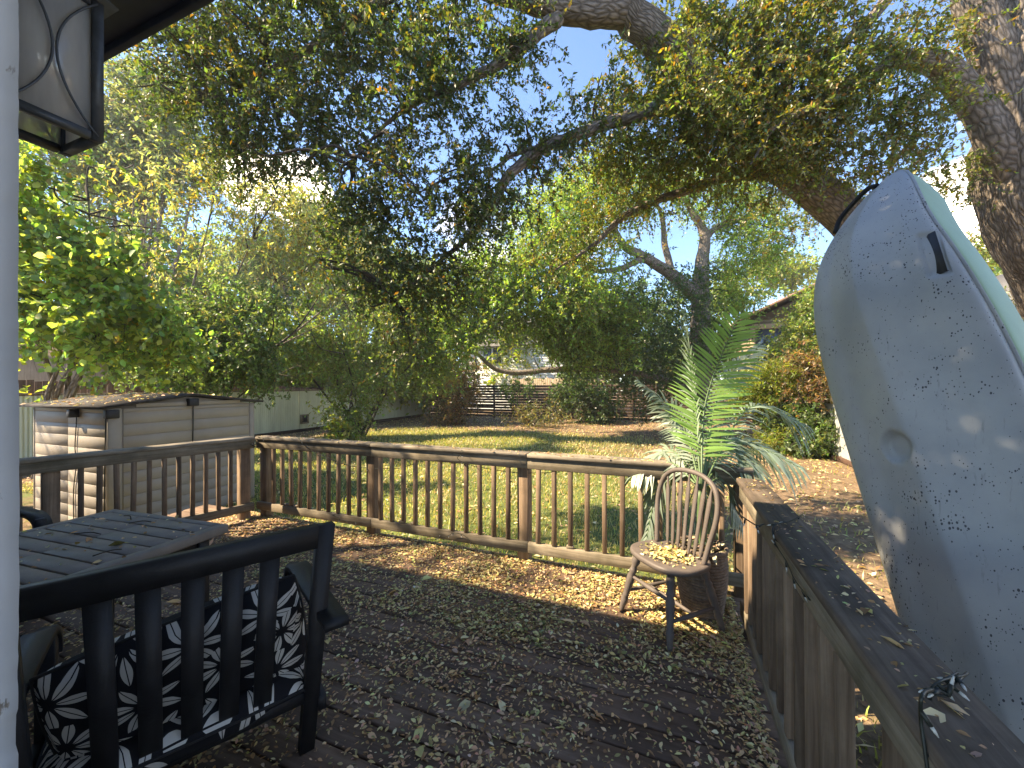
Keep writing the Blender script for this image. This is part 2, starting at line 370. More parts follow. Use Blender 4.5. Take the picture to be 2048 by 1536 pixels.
def cushion_mat():
    """black cloth printed with pale leaf-petal flowers"""
    mt, t, b, o = mat('black cushion cloth with pale petals'); c = N(t, 'ShaderNodeTexCoord'); mp = N(t, 'ShaderNodeMapping'); mp.inputs['Scale'].default_value = (5.7, 5.7, 1)
    t.links.new(c.outputs['UV'], mp.inputs['Vector'])
    v = N(t, 'ShaderNodeTexVoronoi', voronoi_dimensions='2D'); v.inputs['Scale'].default_value = 1; v.inputs['Randomness'].default_value = .55; t.links.new(mp.outputs[0], v.inputs['Vector'])
    sb = N(t, 'ShaderNodeVectorMath', operation='SUBTRACT'); t.links.new(mp.outputs[0], sb.inputs[0]); t.links.new(v.outputs['Position'], sb.inputs[1])
    s = N(t, 'ShaderNodeSeparateXYZ'); t.links.new(sb.outputs[0], s.inputs[0])
    def mth(op, a, b_=None, c_=None):
        n = N(t, 'ShaderNodeMath', operation=op)
        for i, q in enumerate((a, b_, c_)):
            if q is None: continue
            if hasattr(q, 'is_linked'): t.links.new(q, n.inputs[i])
            else: n.inputs[i].default_value = q
        return n.outputs[0]
    sc = N(t, 'ShaderNodeSeparateColor'); t.links.new(v.outputs['Color'], sc.inputs[0])
    th = mth('ARCTAN2', s.outputs['Y'], s.outputs['X']); n = 8.0
    ph = mth('SUBTRACT', mth('FRACT', mth('MULTIPLY_ADD', th, n/(2*math.pi), mth('MULTIPLY', sc.outputs[0], 5.0))), .5)
    rr = mth('SQRT', mth('ADD', mth('POWER', s.outputs['X'], 2), mth('POWER', s.outputs['Y'], 2)))
    lat = mth('MULTIPLY', mth('MULTIPLY', mth('ABSOLUTE', ph), 2*math.pi/n), rr)
    q = N(t, 'ShaderNodeMapRange'); q.inputs['From Min'].default_value = .10; q.inputs['From Max'].default_value = .62; q.inputs['To Max'].default_value = math.pi
    t.links.new(rr, q.inputs['Value'])
    hw = mth('MULTIPLY', mth('POWER', mth('MAXIMUM', mth('SINE', q.outputs[0]), 0.0), .9), .082)
    m1 = mth('LESS_THAN', lat, hw); m2 = mth('GREATER_THAN', lat, .008); k = mth('MULTIPLY', m1, m2)
    mp2 = coords(t, (300, 300, 300), False); nz = noise(t, mp2, 1, 2)
    mx = mixc(t, k, (.012, .012, .015), (.50, .49, .47)); t.links.new(mx.outputs['Result'], b.inputs['Base Color']); b.inputs['Roughness'].default_value = .9
    b.inputs['Specular IOR Level'].default_value = .15; bump(t, b, nz.outputs[0], .25, .002); return mt
M['cushion'] = cushion_mat()
def seeded_glass():
    mt = bpy.data.materials.new('dusty seeded glass'); mt.use_nodes = True; t = mt.node_tree; t.nodes.clear(); o = N(t, 'ShaderNodeOutputMaterial')
    mp = coords(t, (9, 9, 1.6), False); n1 = noise(t, mp, 2.0, 6, .6); r1 = ramp(t, n1.outputs[0], [(.3, (.58, .58, .60)), (.7, (.82, .81, .81))])
    tr = N(t, 'ShaderNodeBsdfTranslucent'); d = N(t, 'ShaderNodeBsdfDiffuse'); g = N(t, 'ShaderNodeBsdfGlossy'); g.inputs['Roughness'].default_value = .2; tp = N(t, 'ShaderNodeBsdfTransparent')
    t.links.new(r1.outputs[0], tr.inputs[0]); t.links.new(r1.outputs[0], d.inputs[0])
    a = N(t, 'ShaderNodeMixShader'); a.inputs[0].default_value = .6; b = N(t, 'ShaderNodeMixShader'); b.inputs[0].default_value = .08; c = N(t, 'ShaderNodeMixShader'); c.inputs[0].default_value = .22
    t.links.new(d.outputs[0], a.inputs[1]); t.links.new(tr.outputs[0], a.inputs[2]); t.links.new(a.outputs[0], b.inputs[1]); t.links.new(g.outputs[0], b.inputs[2])
    t.links.new(b.outputs[0], c.inputs[1]); t.links.new(tp.outputs[0], c.inputs[2]); t.links.new(c.outputs[0], o.inputs[0]); return mt
M['seeded'] = seeded_glass()
def ground_mat():
    mt, t, b, o = mat('lawn soil and leaf litter'); mp = coords(t, (1, 1, 1), False)
    n1 = noise(t, mp, 9, 8, .7); soil = ramp(t, n1.outputs[0], [(.3, (.09, .06, .04)), (.55, (.20, .14, .09)), (.75, (.33, .24, .15))])
    n2 = noise(t, mp, 28, 6, .7); gr = ramp(t, n2.outputs[0], [(.3, (.07, .09, .03)), (.6, (.14, .17, .06)), (.8, (.22, .22, .10))])
    at = N(t, 'ShaderNodeAttribute', attribute_name='tint'); sx = N(t, 'ShaderNodeSeparateColor'); t.links.new(at.outputs['Color'], sx.inputs[0])
    n3 = noise(t, mp, 2.2, 7, .7); ad = N(t, 'ShaderNodeMath', operation='ADD'); t.links.new(sx.outputs[0], ad.inputs[0]); t.links.new(n3.outputs[0], ad.inputs[1])
    f = ramp(t, ad.outputs[0], [(.86, (0, 0, 0)), (1.12, (1, 1, 1))])
    f.color_ramp.elements[1].position = 1.0; f.color_ramp.elements[0].position = .82
    mx = mixc(t, f.outputs[0], soil.outputs[0], gr.outputs[0]); t.links.new(mx.outputs['Result'], b.inputs['Base Color']); b.inputs['Roughness'].default_value = .95
    b.inputs['Specular IOR Level'].default_value = .1; bump(t, b, n2.outputs[0], .7, .03); return mt
M['ground'] = ground_mat()

# ------------------------------------------------------------------ ground
GZ = -0.45
def grassiness(x, y):
    """0 bare soil .. 1 lawn, over the yard"""
    g = np.ones_like(x)*.62
    g -= np.clip((y-14.3)/3.0, 0, 1)*.55
    g -= np.clip((x+.6)/2.0, 0, 1)*.36
    g -= np.clip((-5.6-x)/1.5, 0, 1)*np.clip((4.5-y)/1.5, 0, 1)*.3
    g -= np.clip((-11.6-x)/1.5, 0, 1)*.40
    g -= .32*np.exp(-(((x+.5)/3.0)**2+((y-12.5)/2.6)**2))
    return np.clip(g, 0, 1)
xs = np.unique(np.concatenate([np.linspace(-75, -20, 8), np.linspace(-20, 12, 60), np.linspace(12, 75, 8)])); ys = np.unique(np.concatenate([np.linspace(-45, -4, 6), np.linspace(-4, 30, 60), np.linspace(30, 95, 8)]))
X, Y = np.meshgrid(xs, ys); Z = np.full_like(X, GZ)
inside = (abs(X) < 19) & (Y > 3.7) & (Y < 28)
Z = Z+inside*(.025*np.sin(X*1.3+.4)*np.cos(Y*.9)+.02*np.sin(X*.5+Y*.7))
nx, ny = len(xs), len(ys); ii = np.arange(ny-1)[:, None]*nx; jj = np.arange(nx-1)
Q = np.stack([ii+jj, ii+jj+1, ii+nx+jj+1, ii+nx+jj], -1).reshape(-1, 4)
gcol = grassiness(X.ravel(), Y.ravel()); gnd = part('ground', np.c_[X.ravel(), Y.ravel(), Z.ravel()], Q, M['ground'], smooth=True, col=np.c_[gcol, gcol, gcol]); gnd['kind'] = 'structure'
def gz(x, y): return GZ+.025*np.sin(x*1.3+.4)*np.cos(y*.9)+.02*np.sin(x*.5+y*.7)

# ------------------------------------------------------------------ thin haze, added for a slight veil of light
HAZE = 0.0010
hm_ = bpy.data.materials.new('added haze veil'); hm_.use_nodes = True; t = hm_.node_tree; t.nodes.clear(); o = N(t, 'ShaderNodeOutputMaterial'); pv = N(t, 'ShaderNodeVolumePrincipled')
pv.inputs['Color'].default_value = (.93, .95, 1.0, 1); pv.inputs['Density'].default_value = HAZE; pv.inputs['Anisotropy'].default_value = .2; t.links.new(pv.outputs[0], o.inputs['Volume'])
hz = MB().box((0, 25, 9.6), (160, 150, 22.8)).obj('haze', hm_); hz['kind'] = 'stuff'
# ------------------------------------------------------------------ foliage tools
def leaves_mesh(pos, d, nrm, length, width, fine):
    """leaf blades; pos (n,3) base, d direction, nrm approx normal"""
    d = d/(np.linalg.norm(d, axis=1)[:, None]+1e-9); s = np.cross(d, nrm); s /= np.linalg.norm(s, axis=1)[:, None]+1e-9; nr = np.cross(s, d)
    n = len(pos); l = length[:, None]; w_ = width[:, None]*.5
    fold = .30
    if fine:
        curl = rng.uniform(-.1, .25, n)[:, None]
        V = np.stack([pos, pos+d*l*.30+s*w_*.85+nr*w_*fold, pos+d*l*.62+s*w_*.80+nr*(w_*fold-l*curl*.3), pos+d*l-nr*l*curl, pos+d*l*.62-s*w_*.80+nr*(w_*fold-l*curl*.3), pos+d*l*.30-s*w_*.85+nr*w_*fold], 1)
        b = np.arange(n)[:, None]*6; F = np.concatenate([b+np.array([0, 1, 2, 3]), b+np.array([0, 3, 4, 5])]); k = 6
    else:
        V = np.stack([pos, pos+d*l*.48+s*w_+nr*w_*fold, pos+d*l, pos+d*l*.48-s*w_+nr*w_*fold], 1)
        b = np.arange(n)[:, None]*4; F = np.concatenate([b+np.array([0, 1, 2]), b+np.array([0, 2, 3])]); k = 4
    return V.reshape(-1, 3), F, k
def twig_foliage(clusters, leaf, twig_len, per, fine, origin_bias, droop, colf, keepout=None, width=.5):
    """clusters rows: centre(3), radii(3), twigs. returns leaf V,F,col and twig lines"""
    C = []; Rr = []
    for c, r, n in clusters:
        k = max(2, n//8); v = rng.normal(0, 1, (k, 3)); v /= np.linalg.norm(v, axis=1)[:, None]; v *= (rng.uniform(0, 1, k)**.42)[:, None]
        q = rng.integers(0, k, n); g = rng.normal(0, 1, (n, 3))*twig_len*.42*rng.uniform(.6, 1.4, k)[q][:, None]; v = v[q]
        C.append(np.array(c)+v*np.array(r)+g); Rr.append(v+.5*g/(np.linalg.norm(g, axis=1)[:, None]+1e-6))
    p = np.concatenate(C); o = np.concatenate(Rr)
    if keepout is not None: k = keepout(p); p = p[k]; o = o[k]
    n = len(p); d = o*origin_bias+rng.normal(0, .7, (n, 3)); d[:, 2] -= droop; d /= np.linalg.norm(d, axis=1)[:, None]+1e-9
    tl = twig_len*rng.uniform(.55, 1.35, n)
    bend = rng.normal(0, .22, (n, 3)); bend[:, 2] -= .18
    t = (np.arange(per)+.5)/per
    tt = np.clip(t[None, :]+rng.uniform(-.5, .5, (n, per))/per, .02, 1.02)
    lp = p[:, None]+d[:, None]*(tl[:, None]*(tt-.5))[..., None]+bend[:, None]*(tl[:, None]*tt**2)[..., None]
    side = rng.normal(0, 1, (n, per, 3)); ld = d[:, None]*.45+side*.62; ld[..., 2] -= droop*.6
    nr = rng.normal(0, .65, (n, per, 3)); nr[..., 2] += 1.0
    lp = lp.reshape(-1, 3); ld = ld.reshape(-1, 3); nr = nr.reshape(-1, 3); m_ = len(lp)
    ln = leaf*rng.uniform(.6, 1.3, m_); V, F, k = leaves_mesh(lp, ld, nr, ln, ln*width*rng.uniform(.8, 1.2, m_), fine)
    tint = np.repeat(colf(np.repeat(p, per, 0)), k, 0)
    # twigs: 3-sided, two pieces
    a0 = p-d*(tl*.5)[:, None]; a1 = p+bend*(tl*.25)[:, None]; a2 = p+d*(tl*.5)[:, None]+bend*tl[:, None]
    return V, F, tint, (a0, a1, a2)
def twig_mesh(lines, r):
    a0, a1, a2 = lines; n = len(a0); d = a2-a0; d /= np.linalg.norm(d, axis=1)[:, None]+1e-9
    e = np.cross(d, np.array([.31, .53, .79])); e /= np.linalg.norm(e, axis=1)[:, None]+1e-9; g = np.cross(d, e); V = []
    for a, s in ((a0, 1), (a1, .7), (a2, .3)):
        for th in (0, 2.094, 4.189): V.append(a+(e*math.cos(th)+g*math.sin(th))*r*s)
    V = np.stack(V, 1).reshape(-1, 3); b = np.arange(n)[:, None]*9; F = []
    for lv in (0, 3):
        for k in range(3): F.append(b+np.array([lv+k, lv+(k+1) % 3, lv+3+(k+1) % 3, lv+3+k]))
    return V, np.concatenate(F)
def tinter(base, var=.3, alt=None, alt_p=0.0, alt2=None, alt2_p=0.0):
    base = np.array(base)
    def f(p):
        n = len(p); c = base*np.exp(rng.normal(0, var, n))[:, None]*np.exp(rng.normal(0, .12, (n, 3)))
        q = .5+.5*np.sin(p[:, 0]*2.1+p[:, 2]*1.7)*np.sin(p[:, 1]*1.9-p[:, 2]*1.3)
        for a, pr in ((alt, alt_p), (alt2, alt2_p)):
            if a is not None:
                k = rng.uniform(0, 1, n) < pr*(.35+1.3*q); c[k] = np.array(a)*np.exp(rng.normal(0, .25, k.sum()))[:, None]
        return np.clip(c, .004, .8)
    return f
def limb_mesh(path, sides=12, m=5, rough=.05, seed=0, flare=False):
    pts = np.array([P(*q[:3]) if not isinstance(q[0], np.ndarray) else q[0] for q in path]); rad = np.array([q[-1] for q in path])
    s = spline(np.c_[pts, rad], m); g = np.random.default_rng(seed+3)
    wob = g.normal(0, 1, (len(s), 3)); wob = (wob+np.roll(wob, 1, 0)+np.roll(wob, -1, 0)+np.roll(wob, 2, 0)+np.roll(wob, -2, 0))/5
    s[1:-1, :3] += wob[1:-1]*np.minimum(s[1:-1, 3:4], .12)*.35
    rad = np.maximum(s[:, 3], .004); n = sides; d, a, b = frames(s[:, :3]); th = np.linspace(0, 2*np.pi, n+1)
    lump = g.normal(0, 1, (len(s), n)); lump = (lump+np.roll(lump, 1, 1)+np.roll(lump, 1, 0)+np.roll(lump, -1, 1)+np.roll(lump, -1, 0))/5*2
    lump = np.c_[lump, lump[:, :1]]; rr = rad[:, None]*(1+rough*lump)
    V = s[:, None, :3]+rr[..., None]*(np.cos(th)[None, :, None]*a[:, None, :]+np.sin(th)[None, :, None]*b[:, None, :])
    arc = np.r_[0, np.cumsum(np.linalg.norm(np.diff(s[:, :3], axis=0), axis=1))]
    uv = np.stack([np.broadcast_to(th/(2*np.pi)*2*np.pi*max(rad.mean(), .02), (len(s), n+1)), np.broadcast_to(arc[:, None], (len(s), n+1))], -1)
    i = np.arange(len(s)-1)[:, None]*(n+1); j = np.arange(n); Q = np.stack([i+j, i+j+1, i+n+2+j, i+n+1+j], -1).reshape(-1, 4)
    return (V.reshape(-1, 3), Q, uv.reshape(-1, 2)), s
def in_sun_gap(p):
    """leave open the lines of sight from the sunny deck corner and lawn to the sun"""
    keep = np.ones(len(p), bool)
    for (tgt, rad) in GAPS:
        d = p-np.array(tgt); al = d@SUN; q = np.linalg.norm(d-al[:, None]*SUN, axis=1); keep &= ~((q < rad) & (al > 0))
    return keep
DENS = 2.9
LEAFK = {'live_oak': 1.0, 'redbud_tree': 1.0, 'seedpod_tree': 1.15, 'yard_tree': 1.7, 'bamboo_shrub': 1.2}
GAPS = [((-.1, 2.95, .4), .85), ((.15, 3.0, 1.4), .5), ((.4, 2.75, .8), .32), ((-7.5, 10.5, GZ), 1.5), ((-2.0, 8.0, GZ), 1.0), ((-3.0, 16.0, GZ), 1.3),  ((-.9, 3.25, .7), .5), ((.35, 2.7, .9), .5), ((-6.0, 12.5, GZ), 1.6), ((-4.0, 9.5, GZ), 1.2), ((-5.5, 7.2, GZ), .9), ((-9.0, 14.5, GZ), 1.2), ((-2.2, 13.0, GZ), 1.0), ((-1.5, 3.2, .85), .3)]

def tree(name, label, base, limbs, blobs, leaf, colf, twl=.5, per=14, fine=False, droop=.2, bias=.8, barkm='darkbark', leafm='leafbg', group=None, cat='tree', connect=True, dens=1.0, width=.5, depth_k=.8, twr=.006):
    """limbs: lists of (px,py,t,radius); blobs: (px,py,rx,ry,t,twigs)"""
    base = np.array(base, float); root = empty(name, base, label=label, cat=cat, group=group)
    allpts = []; seed = int(abs(base[0]*100+base[1]*10))
    for k, lm in enumerate(limbs):
        (V, Q, uv), s = limb_mesh(lm, 24 if max(q[-1] for q in lm) > .15 else 8, 6, .035, seed+k)
        allpts.append(s[:, :3])
        part('trunk' if k == 0 else 'limb', V, [Q], M[barkm], root, True, uv=uv)
    allpts = np.concatenate(allpts) if allpts else base[None]
    cl = []; cb = MB()
    for b in blobs:
        px, py, rx, ry, t, n = b[:6]; c = P(px, py, t); rad = np.array([1, 1, 1])*0.5*(rx+ry)*t/FPX
        # radii in camera-aligned frame approximated in world axes
        rw = np.abs(_r)*rx*t/FPX+np.abs(_fw)*(.5*(rx+ry))*t/FPX*depth_k+np.abs(_u)*0; rw = np.array([max(rw[0], .1), max(rw[1], .1), max(ry*t/FPX, .1)])
        cl.append((c, rw, max(2, int(n*dens*(1.0 if name == 'live_oak' else DENS)))))
        if connect:
            for q in range(3):
                e = c+rng.normal(0, .45, 3)*rw; i = np.argmin(np.linalg.norm(allpts-e, axis=1)+.15*np.abs(rng.normal(0, 1, len(allpts)))); s0 = allpts[i]
                mid = (s0+e)/2+rng.normal(0, .12, 3)*np.linalg.norm(e-s0)+np.array([0, 0, .06*np.linalg.norm(e-s0)])
                sp = spline([s0, mid, e, e+(e-mid)*.35+rng.normal(0, .1, 3)], 5); rr = np.linspace(.012+.012*np.linalg.norm(e-s0)**.5, .004, len(sp))
                cb.tube(sp, rr, 5)
    V, F, tint, lines = twig_foliage(cl, leaf*LEAFK.get(name, 1.5), twl, per, fine, bias, droop, colf, in_sun_gap, width)
    if name != 'live_oak': lines = tuple(a[::3] for a in lines)
    cr_ = part('crown', V, F, M[leafm], root, False, tint, kind='stuff')
    V, F = twig_mesh(lines, twr); tw = part('twigs', V, F, M['darkbark'], root, True, kind='stuff')
    if cb.n:
        V, F = cb.arrays(); part('branches', V, F, M['darkbark'], root, True, kind='stuff')
    return root

# ------------------------------------------------------------------ sight-line helpers for measuring places
def ray(px, py): return P(px, py, 1.0)-CAM
def hit(px, py, axis, val):
    d = ray(px, py); return CAM+d*((val-CAM[axis])/d[axis])
BOARD = {}
def board(name, size, mt, parent, loc, rz=0.0, ch=.004, rot=None, label=None):
    key = (tuple(round(s, 3) for s in size), mt.name, name)
    if key not in BOARD:
        V, Qq, T = cbox(size, ch); BOARD[key] = raw_mesh(name, V, [Qq] if T is None else [Qq, T], mt)
    o = bpy.data.objects.new(name, BOARD[key]); COL.objects.link(o); o.parent = parent; o.location = loc
    o.rotation_euler = rot if rot is not None else (0, 0, rz)
    if label: o['label'] = label
    return o

# ------------------------------------------------------------------ deck
deck = empty('deck', (0, 0, 0), kind='structure')
yb = -1.2; k = 0
while yb < 3.36:
    wd = .138; tilt = random.gauss(0, .012)
    board('deck_board', (6.3, wd, .032), M['deck'], deck, (-2.5+random.uniform(-.01, .01), yb+wd/2, -.016+random.gauss(0, .0022)), ch=.006, rot=(tilt, 0, random.gauss(0, .0008)))
    yb += wd+random.uniform(.007, .013); k += 1
board('rim_board', (6.3, .038, .20), M['deck'], deck, (-2.5, 3.355, -.145))
for x in np.arange(-5.4, .7, .6): board('joist', (.04, 4.4, .16), M['fencewood'], deck, (x, 1.1, -.118), ch=0)
for x in (-5.4, -3, -.6): board('deck_post', (.1, .1, .5), M['fencewood'], deck, (x, 3.2, -.45), ch=0)

# ------------------------------------------------------------------ the house we stand at: corner casing, wall, eave
house = empty('own_house', (0, 0, 0), label='white painted house wall edge and dark eave beside the deck, paint peeling', cat='house')
def hb(name, lo, hi, mt, ch=.004, label=None):
    lo = np.array(lo); hi = np.array(hi); return board(name, tuple(hi-lo), mt, house, tuple((lo+hi)/2), ch=ch, label=label)
hb('wall', (-9.0, -.10, GZ), (-1.06, .25, 3.35), M['white'])
hb('wall', (1.0, -.10, GZ), (3.6, .25, 3.35), M['white'])
hb('lintel', (-1.06, -.10, 2.75), (1.0, .25, 3.35), M['white'])
# casing board on the wall end, its edge chipped where paint has come away
zz = np.linspace(GZ, 2.75, 260); g = np.random.default_rng(4); chip = np.clip(g.normal(0, 1, 260), 0, 3); chip = np.convolve(chip, np.ones(3)/3, 'same')*.0022+.003*(np.sin(zz*3.1)+np.sin(zz*7.7+1))*.25
chip *= 1.8
chip += .009*(np.abs(zz-.98) < .03)+.004*(np.abs(zz-.62) < .05)
xe = hit(38, 760, 1, .305)[0]
V = []
for z, c in zip(zz, chip):
    V += [(xe-.13, .252, z), (xe-.13, .305, z), (xe-c, .305, z), (xe-c*.3, .275, z), (xe-.004, .252, z)]
b_ = np.arange(259)[:, None]*5; Qc = np.concatenate([b_+np.array([j, (j+1) % 5, 5+(j+1) % 5, 5+j]) for j in range(5)])
part('door_casing', V, [Qc], M['white'], house)
hb('soffit', (-9.3, -.4, 3.35), (4.1, 1.145, 3.375), M['soffit'])
hb('fascia', (-9.3, 1.147, 3.32), (4.1, 1.18, 3.50), M['soffit'])
hb('frieze_board', (-9.3, .252, 3.15), (4.1, .285, 3.348), M['soffit'])
for x in np.arange(-9.0, 4.0, 1.2): hb('rafter_tail', (x, .288, 3.27), (x+.06, 1.14, 3.348), M['soffit'])
V, Qq, T = cbox((13.6, 6.2, .06)); a = R(16); Rm = np.array([[1, 0, 0], [0, math.cos(a), math.sin(a)], [0, -math.sin(a), math.cos(a)]])
part('roof', V @ Rm.T+np.array([-2.6, -1.80, 4.40]), [Qq], M['roofshingle'], house)

# wall lantern
NR = hit(203, 278, 0, -1.60); lx, ly, lz = -1.70, NR[1]-.10, NR[2]
lan = empty('wall_lantern', (lx, ly, lz), label='black iron wall lantern with dusty glass panels and curved wire scrolls', cat='lantern')
m_ = MB(); S = .1; HH = .40
for sx in (-1, 1):
    for sy in (-1, 1): m_.box((sx*(S-.008), sy*(S-.008), HH/2), (.024, .024, HH+.020))
for z in (0, HH):
    for s in (-1, 1): m_.box((0, s*(S-.008), z), (2*S-.048, .022, .022)); m_.box((s*(S-.008), 0, z), (.022, 2*S-.048, .022))
m_.obj('frame', M['iron'], lan)
for s, ax in ((1, 0), (-1, 0), (1, 1), (-1, 1)):
    c = [0, 0, HH/2]; c[ax] = s*(S-.010); sz = [2*S-.036, 2*S-.036, HH-.018]; sz[ax] = .004
    board('glass_pane', tuple(sz), M['seeded'], lan, c, ch=0)
for s, ax in ((1, 0), (-1, 0), (1, 1)):
    for q in (-1, 1):
        z = np.linspace(.0, HH, 21); v = q*(.004+(S-.014)*((z-HH/2)/(HH/2))**2); f = np.full(21, s*(S+.004))
        pts = np.c_[f, v, z] if ax == 0 else np.c_[v, f, z]
        MB().tube(pts, .0032, 6).obj('scroll_wire', M['iron'], lan, True)
m_ = MB()
for k in range(4):
    pass
Vr = [(-.13, -.13, HH+.01), (.13, -.13, HH+.01), (.13, .13, HH+.01), (-.13, .13, HH+.01), (-.03, -.03, HH+.11), (.03, -.03, HH+.11), (.03, .03, HH+.11), (-.03, .03, HH+.11)]
m_.add(Vr, [[3, 2, 1, 0], [4, 5, 6, 7], [0, 1, 5, 4], [1, 2, 6, 5], [2, 3, 7, 6], [3, 0, 4, 7]]).obj('roof_cap', M['iron'], lan)
m_ = MB(); dY = .255-ly
m_.tube([(0, 0, HH+.10), (0, 0, HH+.17), (0, dY*.5, HH+.20), (0, dY, HH+.12)], .009, 8).box((0, dY-.004, HH+.05), (.11, .02, .26)); m_.obj('wall_bracket', M['iron'], lan, True)

# ------------------------------------------------------------------ railings
def railing(p0, p1, posts, pitch, label, nfirst=.06, caps=2, capm='railcap2'):
    p0 = np.array(p0); p1 = np.array(p1); d = p1-p0; ln = np.linalg.norm(d); rz = math.atan2(d[1], d[0])
    root = empty('deck_railing', (p0[0], p0[1], 0), rz, label, 'railing', 'weathered railings round the deck')
    cw = ln/caps
    for i in range(caps):
        board('cap_board', (cw-.004, .150, .034), M[capm], root, (cw*(i+.5), .058, .938+random.gauss(0, .001)), ch=.006, rot=(random.gauss(0, .008), 0, 0))
    for i in range(caps):
        board('top_rail', (cw-.003, .038, .096), M['rail'], root, (cw*(i+.5), .019, .871), ch=.004)
        board('bottom_rail', (cw-.003, .038, .090), M['rail'], root, (cw*(i+.5), .019, .138+random.gauss(0, .001)), ch=.004)
    for x in posts: board('post', (.105, .105, 1.20), M['balus'], root, (x, .0925, .32), ch=.006)
    x = nfirst
    while x < ln-.02:
        if all(abs(x-q) > .075 for q in posts):
            board('baluster', (.036, .036, .638), M['balus'], root, (x, .0195, .504), ch=.003, rot=(random.gauss(0, .006), random.gauss(0, .006), random.gauss(0, .05)))
        x += pitch
    return root
fr = railing((-4.55, 3.231), (.56, 3.231), (.06, 1.66, 3.35, 5.05), .1405, 'long grey brown wooden railing across the front of the deck, facing the lawn', .13, 3)
rr = railing((.416, 2.87), (.416, .27), (.055, 1.75), .128, 'dark wooden railing on the right of the deck, in front of the kayak', .15, 1, 'railcap')
lr = railing((-5.20, .42), (-4.53, 3.20), (.35, 1.30, 2.78), .115, 'shaded wooden railing on the left of the deck, in front of the shed', .09, 1)
for x in (.45, .60, 2.05, 2.19, 3.75, 4.6): board('spacer_block', (.06, .036, .022), M['rail'], fr, (x+.03, .019, .195), ch=.002)

# ------------------------------------------------------------------ storage shed
SX0, SX1, SY0, SY1, SE, SR = -8.9, -6.87, 2.87, 4.85, 1.26, 1.41
shed = empty('storage_shed', ((SX0+SX1)/2, (SY0+SY1)/2, GZ), label='tan garden shed with lapped side panels and low dark pitched roof', cat='shed')
def sb(name, lo, hi, mt, ch=.004):
    lo = np.array(lo, float); hi = np.array(hi, float); return board(name, tuple(hi-lo), mt, shed, tuple((lo+hi)/2-LOC[shed.name]), ch=ch)
sb('core_wall', (SX0+.012, SY0+.012, GZ), (SX1-.012, SY1-.012, SE-.01), M['shed'], 0)
ym = (SY0+SY1)/2
part('core_gable', [(SX0+.03, SY0+.03, SE-.01), (SX0+.03, SY1-.03, SE-.01), (SX0+.03, ym, SR-.02), (SX1-.03, SY0+.03, SE-.01), (SX1-.03, SY1-.03, SE-.01), (SX1-.03, ym, SR-.02)], [np.array([[0, 1, 4, 3], [1, 2, 5, 4], [2, 0, 3, 5]]), np.array([[0, 2, 1], [3, 4, 5]])], M['shed'], shed)
z = GZ+.02
while z < SE-.03:
    h = min(.1605, SE-z-.01)
    for (lo, hi) in (((SX1-.03, SY0+.16, z), (SX1, ym-.003, z+h)), ((SX1-.03, ym+.003, z), (SX1, SY1-.10, z+h)), ((SX0+.05, SY0, z), (SX0+1.0, SY0+.03, z+h)), ((SX0+1.006, SY0, z), (SX1-.06, SY0+.03, z+h))):
        sb('siding_panel', lo, hi, M['shed'], .003)
    z += .163
sb('siding_panel', (SX1-.027, SY0+.30, SE+.0), (SX1-.004, SY1-.25, SE+.058), M['shed'])
sb('corner_post', (SX1-.05, SY0-.006, GZ), (SX1+.006, SY0+.15, SE+.0), M['shed'], .015); sb('corner_post', (SX1-.05, SY1-.09, GZ), (SX1+.006, SY1+.006, SE-.01), M['shed'], .015); sb('corner_post', (SX0-.006, SY0-.006, GZ), (SX0+.045, SY0+.045, SE-.01), M['shed'], .015)
for s in (-1, 1):
    y0, y1 = (SY0-.12, ym) if s < 0 else (SY1+.12, ym); zE = SE-.0
    Vv = []
    for x in (SX0-.12, SX1+.07):
        for (y, zt) in ((y0, zE), (y1, SR)): Vv += [(x, y, zt), (x, y, zt+.035)]
    part('roof_panel', Vv, [np.array([[0, 1, 3, 2], [4, 6, 7, 5], [0, 4, 5, 1], [2, 3, 7, 6], [1, 5, 7, 3], [0, 2, 6, 4]])], M['shedroof'], shed)
for (x, y) in ((SX1+.02, SY0+.03), (SX1+.02, ym), (SX1-.75, SY0-.03)):
    zt = SE-.02 if y != ym else SR-.05
    sb('roof_bracket', (x-.05, y-.07, zt-.11), (x+.04, y+.07, zt+.005), M['shedtrim'], .01)
def cord(pts, name='cord', r=.005, parent=None, mt='wire'):
    V, Qq, T = tube(spline(pts, 4), r, 5); return part(name, V, [Qq, T], M[mt], parent, True)
cord([(SX1+.012, ym+.01, SR-.1), (SX1+.012, ym+.005, .8), (SX1+.014, ym-.02, .2), (SX1+.012, ym-.01, GZ+.03)], 'tie_cord', .006, shed)
cord([(SX1-.76, SY0-.01, SE-.1), (SX1-.77, SY0-.012, 1.0), (SX1-.80, SY0-.012, .7), (SX1-.76, SY0-.012, .5), (SX1-.84, SY0-.012, .1), (SX1-.83, SY0-.012, GZ+.03)], 'tie_cord', .006, shed)
cord([(SX1-.02, SY0-.012, SE-.1), (SX1-.03, SY0-.014, .8), (SX1-.05, SY0-.014, .2), (SX1-.05, SY0-.014, GZ+.03)], 'tie_cord', .007, shed)

